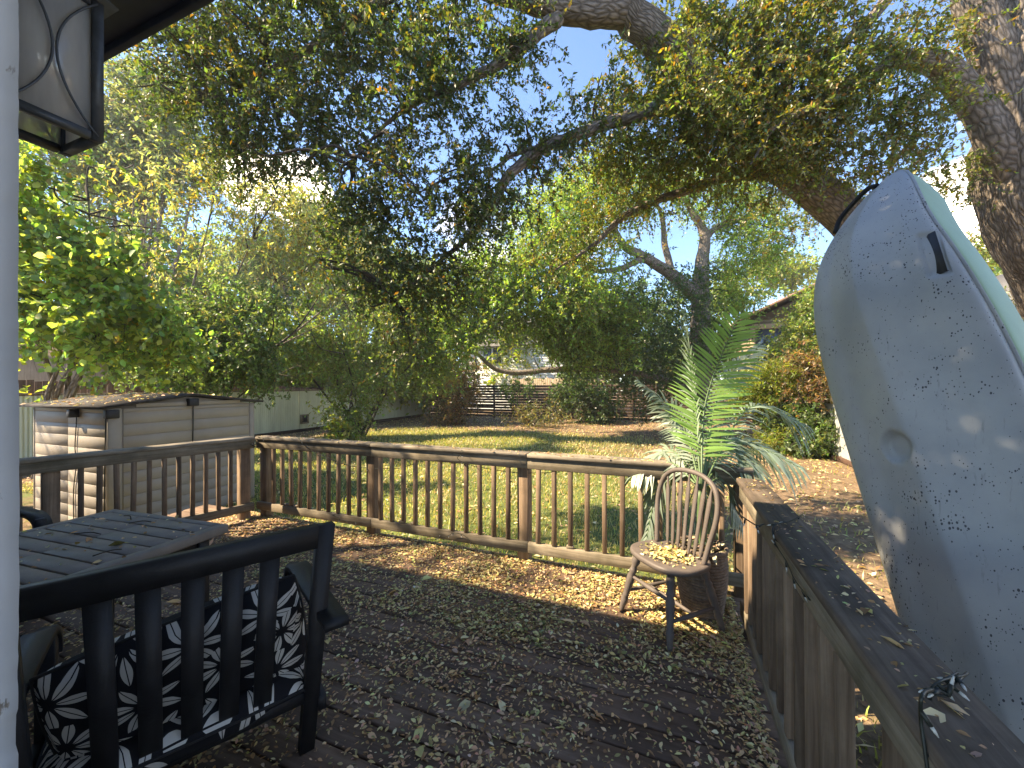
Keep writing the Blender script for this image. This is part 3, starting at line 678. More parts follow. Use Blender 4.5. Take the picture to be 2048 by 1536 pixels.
# ------------------------------------------------------------------ corrugated fence on the left
FX = -14.8
cf = empty('corrugated_fence', (FX, 10, GZ), label='pale corrugated metal fence along the left of the yard, timber cap on top', cat='fence')
pitch_, sheetw = .082, .902
def corr_sheet(n, zh):
    yy = np.linspace(0, n*pitch_, n*6+1); xx = .013*np.sin(yy/pitch_*2*np.pi); V = np.concatenate([np.c_[xx, yy, np.zeros_like(yy)], np.c_[xx, yy, np.full_like(yy, zh)]])
    q = np.arange(len(yy)-1); return V, [np.stack([q, q+1, q+1+len(yy), q+len(yy)], -1)]
sm_ = raw_mesh('metal_sheet', *corr_sheet(11, 1.70), M['metal'], True)
y = -2.0
while y < 22.2:
    o = bpy.data.objects.new('metal_sheet', sm_); COL.objects.link(o); o.parent = cf; o.location = (random.gauss(0, .004), y-10, .08); y += sheetw
for yy in np.arange(-2, 22.2, 2.42):
    ln = min(2.415, 22.28-yy); board('cap_board', (ln, .13, .036), M['rail'], cf, (0, yy+ln/2-10, 1.815+random.gauss(0, .006)), R(90)); board('base_board', (ln, .04, .16), M['fencewood'], cf, (.035, yy+ln/2-10, .07), R(90))
    board('back_post', (.09, .09, 1.7), M['fencewood'], cf, (-.075, yy-10, .88))
vb = hit(609, 838, 0, FX+.05); fl = np.array(vb)-LOC[cf.name]
m_ = MB(); 
for s in (-1, 1): m_.box((.0, s*.17, 0), (.07, .06, .40)); m_.box((0, 0, s*.17), (.07, .279, .06))
m_.obj('vent_frame', M['rail'], cf, loc=tuple(fl)); board('vent_flap', (.02, .279, .279), M['shedtrim'], cf, tuple(fl))

pk = empty('picket_fence', (-15.7, 7, GZ), label='red brown picket fence behind the corrugated fence and the shed', cat='fence')
y = 1.5
while y < 14.5:
    h = 2.30-.03*(y-1.5)+random.gauss(0, .015); board('picket', (.02, .138, 2.2), M['picket'], pk, (random.gauss(0, .006), y-7, h-1.1), rot=(random.gauss(0, .008), 0, 0)); y += .146
for zz_ in (.5, 1.7): board('fence_rail', (13, .04, .09), M['picket'], pk, (-.04, 1, zz_), R(90))

# slatted fence at the back
BY = 22.3
bf = empty('slatted_fence', (-5.3, BY, GZ), label='dark brown fence of gapped horizontal boards at the back of the yard', cat='fence')
for i, x0 in enumerate(np.arange(-14.7, 4.0, 2.35)):
    board('post', (.09, .09, 2.1), M['fencewood'], bf, (x0+5.3, -.07, 1.0))
    board('batten', (.05, .03, 1.9), M['fencewood'], bf, (x0+1.17+5.3, -.035, 1.0))
    for k in range(12):
        board('fence_board', (2.335, .02, .138), M['fencewood'], bf, (x0+1.175+5.3+random.gauss(0, .004), 0, .14+k*.163+random.gauss(0, .006)), rot=(0, random.gauss(0, .004), 0))
tf = empty('tan_picket_fence', (-7, 26, GZ), label='tan picket fence glimpsed above the dark back fence, beside the white house', cat='fence')
for k in range(44):
    board('picket', (.135, .02, 2.4), M['tanpicket'], tf, (-3.2+k*.146, random.gauss(0, .006), 1.25+random.gauss(0, .02)))

# dull metal wall on the right
rw = empty('metal_wall', (4.15, 12, GZ), label='low dull grey metal wall with rusty base beyond the kayak', cat='wall')
sm2 = raw_mesh('metal_sheet', *corr_sheet(11, 1.36), M['metalR'], True)
for k in range(9):
    o = bpy.data.objects.new('metal_sheet', sm2); COL.objects.link(o); o.parent = rw; o.location = (random.gauss(0, .004), -4.4+k*.902, .10)
for k in range(4): board('base_board', (2.03, .05, .12), M['picket'], rw, (-.045, -3.4+k*2.035, .06), R(90)); board('top_rail', (2.03, .05, .09), M['fencewood'], rw, (.03, -3.4+k*2.035, 1.47), R(90))

# ------------------------------------------------------------------ neighbouring houses
def gable_house(name, x0, x1, y0, y1, zw, zp, wall, roof, label, axis='x', windows=(), course=.2, over=.35, trim='siding'):
    h = empty(name, ((x0+x1)/2, (y0+y1)/2, GZ), label=label, cat='house'); c = LOC[h.name]
    def bx(nm, lo, hi, mt, ch=.004, parent=h):
        lo = np.array(lo, float); hi = np.array(hi, float); o = board(nm, tuple(hi-lo), mt, parent, tuple((lo+hi)/2-LOC[parent.name]), ch=ch); LOC[o.name] = (lo+hi)/2; return o
    bx('wall', (x0, y0, GZ), (x1, y1, zw), M[wall], 0)
    if axis == 'x':   # ridge along x
        pts = [(x, y, z_) for x in (x0-over, x1+over) for (y, z_) in ((y0-over, zw-.12), ((y0+y1)/2, zp), (y1+over, zw-.12))]
        gab = [(x0, y0, zw), (x0, y1, zw), (x0, (y0+y1)/2, zp-.15), (x1, y0, zw), (x1, y1, zw), (x1, (y0+y1)/2, zp-.15)]
    else:
        pts = [(x, y, z_) for y in (y0-over, y1+over) for (x, z_) in ((x0-over, zw-.12), ((x0+x1)/2, zp), (x1+over, zw-.12))]
        gab = [(x0, y0, zw), (x1, y0, zw), ((x0+x1)/2, y0, zp-.15), (x0, y1, zw), (x1, y1, zw), ((x0+x1)/2, y1, zp-.15)]
    part('gable', gab, [np.array([[0, 1, 4, 3], [1, 2, 5, 4], [2, 0, 3, 5]]), np.array([[0, 2, 1], [3, 4, 5]])], M[wall], h)
    up = [(p[0], p[1], p[2]+.14) for p in pts]; V = pts+up; Fq = []
    for (a, b) in ((0, 1), (1, 2)): Fq += [[a, b, b+3, a+3], [a+6, a+9, b+9, b+6], [a, a+6, b+6, b], [a+3, b+3, b+9, a+9]]
    Fq += [[0, 3, 9, 6], [2, 8, 11, 5]]; part('roof', V, [np.array(Fq)], M[roof], h)
    z_ = GZ+.1
    while z_ < zw-.05:
        bx('siding_board', (x0-.02, y0-.022, z_), (x1+.02, y0-.001, z_+course-.02), M[wall], .006); z_ += course
    for (wx, wz, ww, wh) in windows:
        f = bx('window', (wx-ww/2, y0-.06, wz-wh/2), (wx+ww/2, y0-.024, wz+wh/2), M[trim])
        for s in (-1, 1): bx('pane', (wx+s*ww*.235-ww*.2, y0-.075, wz-wh*.43), (wx+s*ww*.235+ww*.2, y0-.062, wz+wh*.43), M['glassdark'], 0, f)
    return h
wp = hit(985, 712, 1, 28.0)
gable_house('white_house', -15.5, -5.2, 28, 36, 4.6, 7.2, 'siding', 'roofgrey', 'white lapboard house with a dark paned window behind the back fence', 'x', ((wp[0], wp[2], 1.75, 1.35),))
bh = gable_house('brown_house', 4.0, 13.0, 24, 31, 4.85, 7.2, 'brownhouse', 'roofshingle', 'brown house with tan timber porch corner and sloping roof beyond the palm', 'y', ((6.7, 3.9, 1.5, 1.5),), .22, .75, 'tanwood')
c = LOC[bh.name]
for x in (4.12, 5.7, 7.9): board('porch_post', (.20, .16, 5.0), M['tanwood'], bh, tuple(np.array((x, 23.85, 2.1))-c))
for z_ in (4.55, 2.6): board('porch_beam', (8.6, .14, .26), M['tanwood'], bh, tuple(np.array((8.4, 23.84, z_))-c))
board('porch_screen', (1.3, .03, 1.6), M['glassdark'], bh, tuple(np.array((4.95, 23.90, 3.7))-c), ch=0)
gable_house('pink_house', -27, -21, 5.5, 14, 3.0, 4.6, 'tanpicket', 'roofgrey', 'low pinkish tan house half hidden by the shrubs at far left', 'x', ((-23, 1.8, 1.2, 1.1),), .2)
gable_house('cream_house', 7.6, 14, 11, 19, 3.3, 5.2, 'siding', 'roofgrey', 'cream house whose eave shows just right of the kayak', 'y', ((9.5, 2.0, 1.4, 1.2),), .2)

# ------------------------------------------------------------------ kayak
KP = [0.9124, 2.8211, 2.7358, 0.2995, -1.0123, -0.7202, 0.688, 0.2022, 0.2783]
def kframe():
    T = np.array(KP[:3]); th, ph, ps = KP[3:6]
    a = np.array([math.sin(th)*math.cos(ph), math.sin(th)*math.sin(ph), -math.cos(th)]); n0 = np.array([-1, 0, 0.]); n0 -= a*(n0@a); n0 /= np.linalg.norm(n0)
    w0 = np.cross(a, n0); n_ = n0*math.cos(ps)+w0*math.sin(ps); w_ = np.cross(a, n_)
    return T, a, (-w_ if w_[1] < 0 else w_), n_
KT, KA, KW, KN = kframe(); KL = (KT[2]-GZ-.02)/-KA[2]
def kb(s): x = np.clip(s/1.408, 0, 1); e = np.clip((KL-s)/.8, 0, 1); return KP[6]/2*(1-(1-x)**2.584)**.621*(1-(1-e)**2.3)**.6
def kd(s): x = np.clip(s/.9, 0, 1); e = np.clip((KL-s)/.6, 0, 1); return KP[7]*(1-(1-x)**2)**.8*(1-(1-e)**2)**.7
def kpt(s, v, h):
    s, v, h = np.broadcast_arrays(s, v, h); rk = KP[8]*np.clip(1-s/.9, 0, 1)**2; lat = -.137*np.clip(1-s/.55, 0, 1)**2
    return KT+s[..., None]*KA+(v+lat)[..., None]*KW+(h-rk)[..., None]*KN
def hullprof(q):
    """q in -1..1 across the bottom: (fraction of half width, fraction of depth)"""
    aq = np.abs(q); v = np.sign(q)*np.minimum(1, 1.0*np.sin(aq*np.pi/2)**.92); h = np.cos(np.clip(aq, 0, 1)*np.pi/2)**.55
    h = (.5*h+.5*(1-np.abs(v)))*.95+.05*np.exp(-(aq/.13)**2)-.05*np.exp(-((aq-.32)/.13)**2)
    return v, h
ky = empty('kayak', KT+KA*KL, label='grey white sit on top kayak stood on end behind the right railing, hull specked black', cat='kayak')
su = np.linspace(0.004, KL-.004, 240); qu = np.linspace(-1, 1, 121); Sg, Qg = np.meshgrid(su, qu, indexing='ij'); vf, hf = hullprof(Qg)
G = kpt(Sg, vf*kb(Sg), hf*kd(Sg))
def toP(Gp):
    d = Gp-CAM; zc = d@_fw; return 1024+FPX*(d@_r)/zc, 768-FPX*(d@_u)/zc
gx, gy = toP(G)
def nearest(px, py): i = np.argmin((gx-px)**2+(gy-py)**2); return np.unravel_index(i, gx.shape)
ci = nearest(1790, 893); cc = G[ci]; dist = np.linalg.norm(G-cc, axis=-1); G = G-KN*(.042*np.clip((.074-dist)/.026, 0, 1)**.7)[..., None]
s0 = nearest(1855, 472); s1 = nearest(1876, 545); A0, A1 = G[s0], G[s1]; ax_ = A1-A0; sl_ = np.linalg.norm(ax_); ax_ /= sl_
rel = G-A0; al = rel@ax_; lat_v = np.cross(ax_, KN); lv = rel@lat_v
ind = np.clip((.034-np.abs(lv))/.010, 0, 1)*np.clip((al+.02)/.012, 0, 1)*np.clip((sl_+.02-al)/.012, 0, 1)
G = G-KN*(.016*ind)[..., None]
nq = len(qu); ii = np.arange(len(su)-1)[:, None]*nq; jj = np.arange(nq-1); Qh = np.stack([ii+jj, ii+nq+jj, ii+nq+jj+1, ii+jj+1], -1).reshape(-1, 4)
part('hull', G.reshape(-1, 3), [Qh], M['hull'], ky, True)
pc = np.array([A0+ax_*(-.012)-lat_v*.026, A0+ax_*(sl_+.012)-lat_v*.026, A0+ax_*(sl_+.012)+lat_v*.026, A0+ax_*(-.012)+lat_v*.026])-KN*.010
part('drain_slot', np.concatenate([pc, pc-KN*.004]), [np.array([[0, 1, 2, 3], [7, 6, 5, 4], [0, 4, 5, 1], [1, 5, 6, 2], [2, 6, 7, 3], [3, 7, 4, 0]])], M['shedtrim'], ky)
# green topside moulded over the seam
dp = np.array([(1.0, .0), (1.035, -.006), (1.05, -.03), (1.045, -.09), (1.0, -.17), (.90, -.215), (.72, -.225), (.4, -.19), (0, -.17), (-.4, -.19), (-.72, -.225), (-.90, -.215), (-1.0, -.17), (-1.045, -.09), (-1.05, -.03), (-1.035, -.006), (-1.0, .0)])
dp = spline(dp, 3); s2 = su[::3]; Sd, Id = np.meshgrid(s2, np.arange(len(dp)), indexing='ij'); 
tk = np.clip(Sd/.22, .25, 1)**.6*1.55
D = kpt(Sd, dp[Id, 0]*kb(Sd)+np.sign(dp[Id, 0])*0*Sd, dp[Id, 1]*tk)
nq = len(dp); ii = np.arange(len(s2)-1)[:, None]*nq; jj = np.arange(nq-1); Qd = np.stack([ii+jj, ii+jj+1, ii+nq+jj+1, ii+nq+jj], -1).reshape(-1, 4)
part('topside', D.reshape(-1, 3), [Qd], M['kgreen'], ky, True)
for s in (-1, 1):
    line = kpt(su[::4], s*(kb(su[::4])+.004), np.full(len(su[::4]), -.002)); V, Qq, T = tube(line, .008, 6); part('seam_lip', V, [Qq, T], M['hull'], ky, True)
hp = [kpt(np.array(.05), np.array(.04), np.array(.03)), kpt(np.array(.02), np.array(.12), np.array(.02)), kpt(np.array(.09), np.array(.24), np.array(-.02)), kpt(np.array(.18), np.array(.25), np.array(-.04))]
V, Qq, T = tube(spline(hp, 5), .014, 8); part('carry_handle', V, [Qq, T], M['strap'], ky, True)

# ------------------------------------------------------------------ windsor chair
ch = empty('windsor_chair', (.0, 2.775, 0), R(133.8), 'brown hoop back wooden chair in the sunny deck corner, dry leaves on seat', 'chair')
th = np.linspace(0, 2*np.pi, 40, endpoint=False)
sxx = .245*np.sign(np.cos(th))*np.abs(np.cos(th))**.72; syy = .205*np.sign(np.sin(th))*np.abs(np.sin(th))**.75; sxx = sxx*(1+.03*(syy/.2)); 
rings = []
for (k, z) in ((.90, .405), (.98, .412), (1.0, .428), (.985, .442), (.93, .446), (.62, .436), (.3, .433)): rings.append(np.c_[sxx*k, syy*k, np.full(40, z)])
V = np.concatenate(rings+[[[0, 0, .433]], [[0, 0, .405]]]); n = 40; j = np.arange(n); Fq = []
for i in range(len(rings)-1): Fq.append(np.stack([i*n+j, i*n+(j+1) % n, (i+1)*n+(j+1) % n, (i+1)*n+j], -1))
tp = (len(rings)-1)*n; Ft = np.concatenate([np.stack([tp+j, tp+(j+1) % n, np.full(n, len(V)-2)], -1), np.stack([(j+1) % n, j, np.full(n, len(V)-1)], -1)])
MB().add(V, np.concatenate(Fq), Ft).obj('seat', M['chairpaint'], ch, True)
def turned(p0, p1, prof, name, parent, mt, n=10):
    p0 = np.array(p0, float); p1 = np.array(p1, float); d = p1-p0; ln = np.linalg.norm(d); V, Qq, T = lathe([(r_, z_*ln) for (r_, z_) in prof], n)
    o = MB().add(V @ aim(d).T+p0, Qq, T).obj(name, mt, parent, True); return o
legp = [(r_*1.2, z_) for r_, z_ in [(.011, 0), (.014, .05), (.017, .15), (.021, .24), (.016, .27), (.019, .29), (.016, .31), (.019, .40), (.022, .52), (.023, .62), (.017, .68), (.023, .71), (.018, .74), (.015, .79), (.024, .86), (.020, .93), (.013, 1.0)]]
feet = {}
for sx in (-1, 1):
    for (fy, ty) in ((.215, .13), (-.235, -.13)):
        p0 = (sx*(.225 if fy > 0 else .205), fy, 0.0); p1 = (sx*.145, ty, .41); turned(p0, p1, legp, 'leg', ch, M['chairpaint']); feet[(sx, fy > 0)] = (np.array(p0), np.array(p1))
strp = [(.008, 0), (.010, .1), (.014, .4), (.016, .5), (.014, .6), (.010, .9), (.008, 1)]
mids = []
for sx in (-1, 1):
    a0, a1 = feet[(sx, True)]; b0, b1 = feet[(sx, False)]; pA = a0+(a1-a0)*.36; pB = b0+(b1-b0)*.36; turned(pA, pB, strp, 'stretcher', ch, M['chairpaint']); mids.append((pA+pB)/2)
turned(mids[0], mids[1], strp, 'stretcher', ch, M['chairpaint'])
a0, a1 = feet[(-1, True)]; b0, b1 = feet[(1, True)]; turned(a0+(a1-a0)*.62, b0+(b1-b0)*.62, strp, 'stretcher', ch, M['chairpaint'])
def hoop(u):
    """bow of the back, u 0..1 from left foot to right foot"""
    a = np.pi*(1-u); x = .212*np.cos(a); up = np.sin(a)
    z = .44+.53*up**.62; x = np.where(up < .5, np.sign(x)*(.168+.044*np.clip(up/.5, 0, 1)**.7*np.abs(x)/.212+(np.abs(x)-.184)*.2), x)
    return np.stack([x, -.135-.20*(z-.44)/.53*.85, z], -1)
hpts = np.array([1.2, .56, 1])*np.array([(-.165, -.14, .43), (-.185, -.185, .57), (-.205, -.235, .71), (-.20, -.275, .82), (-.168, -.305, .905), (-.095, -.322, .955), (0, -.327, .968), (.095, -.322, .955), (.168, -.305, .905), (.20, -.275, .82), (.205, -.235, .71), (.185, -.185, .57), (.165, -.14, .43)])
hs = spline(hpts, 5); V, Qq, T = tube(hs, .0165, 8); MB().add(V, Qq, T).obj('hoop', M['chairpaint'], ch, True)
for k in range(7):
    u = (k-3)/3.0; xb = u*.135; xt = u*.188; i = np.argmin(np.abs(hs[:, 0]-xt)+10*(hs[:, 2] < .8)); pt = hs[i]; pb = np.array([xb, -.115, .435])
    tt = np.array([0, .06, .14, .24, .45, .66, .78, .84, .90, 1.0]); ww = np.array([.006, .007, .013, .012, .0125, .015, .0155, .010, .006, .005]); V = []
    d = pt-pb; d /= np.linalg.norm(d); sd = np.array([1, 0, 0])-d*d[0]; sd /= np.linalg.norm(sd); nn = np.cross(sd, d)
    for t_, w_ in zip(tt, ww):
        c_ = pb+(pt-pb)*t_; V += [c_-sd*w_-nn*.004, c_+sd*w_-nn*.004, c_+sd*w_+nn*.004, c_-sd*w_+nn*.004]
    b_ = np.arange(9)[:, None]*4; Qq = np.concatenate([b_+np.array([q, (q+1) % 4, 4+(q+1) % 4, 4+q]) for q in range(4)]); MB().add(V, Qq).obj('spindle', M['chairpaint'], ch)

# ------------------------------------------------------------------ black armchair, its twin, their cushions
def armchair(loc, rz, label):
    r_ = empty('armchair', (*loc, 0), rz, label, 'armchair', 'black slatted armchairs at the table')
    RC = .29
    def yb_(z): return (1.04-z)*RC
    def slantbox(x, z0, z1, wx, ty, yo=0):
        V = []
        for z in (z0, z1):
            for (sx, sy) in ((-1, -1), (1, -1), (1, 1), (-1, 1)): V.append((x+sx*wx/2, yb_(z)+yo+sy*ty/2, z))
        return V, [[3, 2, 1, 0], [4, 5, 6, 7], [0, 1, 5, 4], [1, 2, 6, 5], [2, 3, 7, 6], [3, 0, 4, 7]]
    for s in (-1, 1):
        MB().add(*slantbox(s*.38, .0, 1.04, .056, .045)).obj('back_post', M['black'], r_)
    MB().add(*slantbox(0, .958, 1.043, .704, .05)).obj('top_rail', M['black'], r_); MB().add(*slantbox(0, .265, .315, .704, .035)).obj('lower_rail', M['black'], r_)
    for k in range(5): MB().add(*slantbox(-.207+k*.1035, .316, .957, .058, .022)).obj('back_slat', M['black'], r_)
    for s in (-1, 1):
        MB().box((s*.405, .66, .33), (.055, .055, .66), ch=.006).obj('front_leg', M['black'], r_)
        # arm: flat board whose front end rolls down
        pr = [(-.03, .682), (.10, .684), (.30, .686), (.50, .688), (.58, .684), (.64, .668), (.685, .635), (.705, .59), (.705, .55)]; pr = spline(pr, 3); V = []
        dd = np.gradient(pr, axis=0); dd /= np.linalg.norm(dd, axis=1)[:, None]
        for (y, z), (dy, dz) in zip(pr, dd):
            for (sx, h) in ((-1, 0), (1, 0), (1, -.028), (-1, -.028)): V.append((s*.412+sx*.042, y-dz*h, z+dy*h))
        b_ = np.arange(len(pr)-1)[:, None]*4; Qq = np.concatenate([b_+np.array([q, (q+1) % 4, 4+(q+1) % 4, 4+q]) for q in range(4)]); e = len(V)-4
        MB().add(V, np.concatenate([Qq, [[3, 2, 1, 0], [e, e+1, e+2, e+3]]])).obj('arm', M['black'], r_)
        MB().box((s*.42, .42, .24), (.03, .44, .06)).obj('side_rail', M['black'], r_)
    MB().box((0, .66, .24), (.78, .03, .07)).obj('front_rail', M['black'], r_)
    for k in range(5): MB().box((0, .30+k*.085, .245), (.80, .06, .018)).obj('seat_slat', M['black'], r_)
    return r_
AC = np.array([-1.359, .766]); AR = R(61.9)
ac1 = armchair(AC, AR, 'black slatted armchair with flowered cushions, nearest in front of the door')
ac2 = armchair((-4.62, .90), R(-90), 'second black armchair on the far side of the table, mostly hidden')
def pillow(wd, ht, tk, n=30):
    u = np.linspace(-1, 1, n); U, Vv = np.meshgrid(u, u, indexing='ij'); e = (1-np.abs(U)**5)*(1-np.abs(Vv)**5); t_ = tk/2*np.clip(e, 0, 1)**.42
    x = U*wd/2*(1-.04*Vv**2); y = Vv*ht/2*(1-.04*U**2)
    wr = .006*np.sin(U*9+Vv*4)*np.sin(Vv*11+U*3); top = np.stack([x, y, t_+wr*e], -1).reshape(-1, 3); bot = np.stack([x, y, -t_], -1).reshape(-1, 3)
    i = np.arange(n-1)[:, None]*n; j = np.arange(n-1); Qt = np.stack([i+j, i+n+j, i+n+j+1, i+j+1], -1).reshape(-1, 4)
    uv = np.stack([x, y], -1).reshape(-1, 2); return np.concatenate([top, bot]), np.concatenate([Qt, Qt[:, ::-1]+n*n]), np.concatenate([uv, uv+[.37, .21]])
def cushion(name, size, lmat, label, grp='flowered black cushions on the armchair'):
    V, Qq, uv = pillow(*size)
    o = bpy.data.objects.new(name, raw_mesh(name, V, [Qq], M['cushion'], True, uv=uv)); COL.objects.link(o); o.matrix_world = lmat; tag(o, label, 'cushion', grp)
    u = np.linspace(-1, 1, 24); e = np.concatenate([np.c_[u, -np.ones(24)], np.c_[np.ones(24), u][1:], np.c_[u[::-1], np.ones(24)][1:], np.c_[-np.ones(24), u[::-1]][1:]])
    V, Qq, T = tube(np.c_[e[:, 0]*size[0]/2*(1-.04*e[:, 1]**2), e[:, 1]*size[1]/2*(1-.04*e[:, 0]**2), 0*e[:, 0]], .006, 6, False); MB().add(V, Qq).obj('piping', M['strap'], o, True)
    return o
Mch = Matrix.Translation((*AC, 0)) @ Matrix.Rotation(AR, 4, 'Z')
tilt = math.atan(.29)
cushion('back_cushion', (.72, .52, .17), Mch @ Matrix.Translation((0.015, .295, .505)) @ Matrix.Rotation(R(90)+tilt, 4, 'X') @ Matrix.Rotation(R(9), 4, 'Z'), 'black cushion with pale petal print leaning upright against the armchair slats')
cushion('seat_cushion', (.76, .58, .17), Mch @ Matrix.Translation((0, .47, .335)), 'black cushion with pale petal print lying flat on the armchair seat')

# ------------------------------------------------------------------ patio table
tb = empty('patio_table', (-2.90, 1.005, 0), R(4.5), 'charcoal slatted square patio table scattered with twigs and leaves', 'table')
TS, TZ = 1.03, .733
for s in (-1, 1):
    board('edge_rail', (.062, TS, .05), M['table'], tb, (s*(TS/2-.031), 0, TZ-.025), ch=.006); board('end_rail', (TS-.128, .05, .05), M['table'], tb, (0, s*(TS/2-.025), TZ-.0255), ch=.005)
nsl = 9; sw = (TS-.10)/nsl
for k in range(nsl):
    for s in (-1, 1): board('slat', ((TS-.128)/2-.003, sw-.009, .018), M['table'], tb, (s*((TS-.128)/4), -TS/2+.05+sw*(k+.5), TZ-.0105+random.gauss(0, .0006)), ch=.003)
board('under_panel', (TS-.14, TS-.12, .012), M['black'], tb, (0, 0, TZ-.032), ch=0)
for sx in (-1, 1):
    for sy in (-1, 1): board('leg', (.06, .06, TZ-.052), M['black'], tb, (sx*.42, sy*.42, (TZ-.052)/2), ch=.005)
    board('apron', (.03, .78, .07), M['black'], tb, (sx*.42, 0, TZ-.088))
    MB().tube([(sx*.42, -.36, .62), (sx*.42, -.18, .36), (sx*.42, .02, .10)], .022, 6).obj('brace', M['black'], tb)
for sy in (-1, 1): board('apron', (.78, .03, .07), M['black'], tb, (0, sy*.42, TZ-.088))

# ------------------------------------------------------------------ wicker basket and potted palm
bx0, by0 = .205, 2.985
bk = empty('wicker_basket', (bx0, by0, 0), label='grey brown wicker basket behind the chair, holding the palm', cat='basket')
m_ = MB(); 
for k in range(22):
    z = .012+k*.0195; r_ = .118+.035*math.sin(min(1, z/.40)*1.9)-.004*(z > .36); a = np.linspace(0, 2*np.pi, 29); wv = .0035*np.sin(a*14+(k % 2)*np.pi)
    m_.tube(np.c_[(r_+wv)*np.cos(a), (r_+wv)*np.sin(a), np.full(29, z)], .0115, 6, False)
m_.obj('woven_wall', M['wicker'], bk, True)
a = np.linspace(0, 2*np.pi, 49); MB().tube(np.c_[.152*np.cos(a), .152*np.sin(a), .445+.004*np.sin(a*20)], .016, 8, False).obj('rim', M['wicker'], bk, True)
V, Qq, T = lathe([(.0, .01), (.115, .01), (.14, .2), (.146, .38), (.0, .40)], 20); MB().add(V, Qq, T).obj('liner', M['fencewood'], bk, True)
palm = empty('palm', (bx0, by0, .40), label='artificial palm with arching fronds standing in the wicker basket', cat='palm')
stp = [(0, 0, 0), (.01, .01, .15), (.0, .015, .3)]
for k in range(3):
    MB().tube(spline([(math.cos(k*2.1)*.02, math.sin(k*2.1)*.02, 0), (math.cos(k*2.1)*.025, math.sin(k*2.1)*.025, .22), (math.cos(k*2.1)*.02, math.sin(k*2.1)*.02, .42)], 4), .014, 7).obj('trunk', M['stem'], palm, True)
def frond(pts, nrm, ll, n, colr, name='frond', droop=.35, ang=52):
    sp = spline(pts, 8); d, _, _ = frames(sp); nrm = np.array(nrm, float)
    s_ = np.linspace(0, 1, len(sp)); V = []; Fq = []; cols = []; nv = 0
    for side in (-1, 1):
        for k in range(n):
            f = .16+.84*(k+.5)/n; i = f*(len(sp)-1); i0 = min(int(i), len(sp)-2); p = sp[i0]+(sp[i0+1]-sp[i0])*(i-i0); t_ = d[i0]
            nn = nrm-t_*(nrm@t_); nn /= np.linalg.norm(nn)+1e-9; sd = np.cross(t_, nn)*side
            l = ll*(math.sin(min(1, (f-.10)/.9)*math.pi*.80+.42))**.8*random.uniform(.88, 1.08); a = R(ang-22*f+random.gauss(0, 3)); dr = sd*math.sin(a)+t_*math.cos(a)+nn*random.gauss(.10, .05); dr /= np.linalg.norm(dr)
            w_ = .0105*random.uniform(.8, 1.15); wdv = np.cross(dr, nn); wdv /= np.linalg.norm(wdv); c_ = np.array(colr)*math.exp(random.gauss(0, .12)); dp_ = droop*random.uniform(.7, 1.4)
            for q, (u, ww) in enumerate(((0, .35), (.3, 1), (.62, .85), (.86, .5), (1, .04))):
                c = p+dr*l*u+np.array([0, 0, -1])*l*dp_*u*u; V += [c-wdv*w_*ww+nn*.003*ww, c+wdv*w_*ww+nn*.003*ww]; cols += [c_, c_]
            for q in range(4): Fq.append([nv+2*q, nv+2*q+1, nv+2*q+3, nv+2*q+2])
            nv += 10
    fo = part(name, V, [np.array(Fq)], M['palm'], palm, False, np.clip(np.array(cols), .004, .8))
    Vt, Qt, Tt = tube(sp, np.linspace(.008, .0025, len(sp)), 6); r_ = part('rachis', Vt-0, [Qt, Tt], M['stem'], fo, True, base=LOC[fo.name]); return fo
G1, G2, G3 = (.25, .43, .10), (.23, .30, .22), (.15, .20, .15)
T0 = np.array([bx0, by0, .84]); tcam = -_fw
def fr_(mid, tip, nrm, ll, n, c, dr=.35, ang=52, base=None): frond([base if base is not None else T0, P(*mid), P(*tip)], nrm, ll, n, c, droop=dr, ang=ang)
fr_((1412, 800, 2.95), (1478, 628, 2.85), tcam+np.array([-.1, 0, .1]), .34, 40, G1, .12, 74)
fr_((1385, 760, 3.05), (1372, 622, 2.85), (-.9, -.35, .2), .22, 30, G2, .25, 45)
fr_((1360, 840, 3.1), (1276, 762, 3.1), (-.2, -.4, .9), .25, 30, G3, .45)
fr_((1500, 815, 3.1), (1612, 850, 3.0), (.1, -.3, .95), .27, 32, G2, .75)
fr_((1470, 880, 2.95), (1600, 935, 2.8), (.2, -.5, .85), .27, 32, G2, .7)
fr_((1440, 880, 2.95), (1525, 950, 2.8), (.1, -.6, .8), .27, 30, G2, .6)
fr_((1340, 900, 3.15), (1268, 950, 3.1), (-.2, -.5, .85), .26, 30, G2, .6)
fr_((1360, 910, 3.15), (1300, 1005, 3.12), (-.4, -.6, .6), .24, 28, G2, .6)
fr_((1330, 930, 3.05), (1290, 1090, 3.05), (-.5, -.7, .4), .20, 26, G3, .5)
fr_((1400, 950, 3.1), (1430, 1080, 3.05), (.1, -.9, .4), .20, 26, G3, .5)
fr_((1440, 780, 3.2), (1520, 690, 3.3), (.3, -.7, .6), .24, 28, G3, .35)
fr_((1470, 900, 3.2), (1560, 905, 3.45), (.3, .2, .9), .24, 28, G3, .8)
fr_((1380, 880, 3.2), (1330, 830, 3.5), (-.3, .2, .9), .22, 26, G3, .6)
fr_((1450, 960, 2.9), (1490, 1060, 2.85), (.4, -.7, .5), .18, 22, G3, .5)

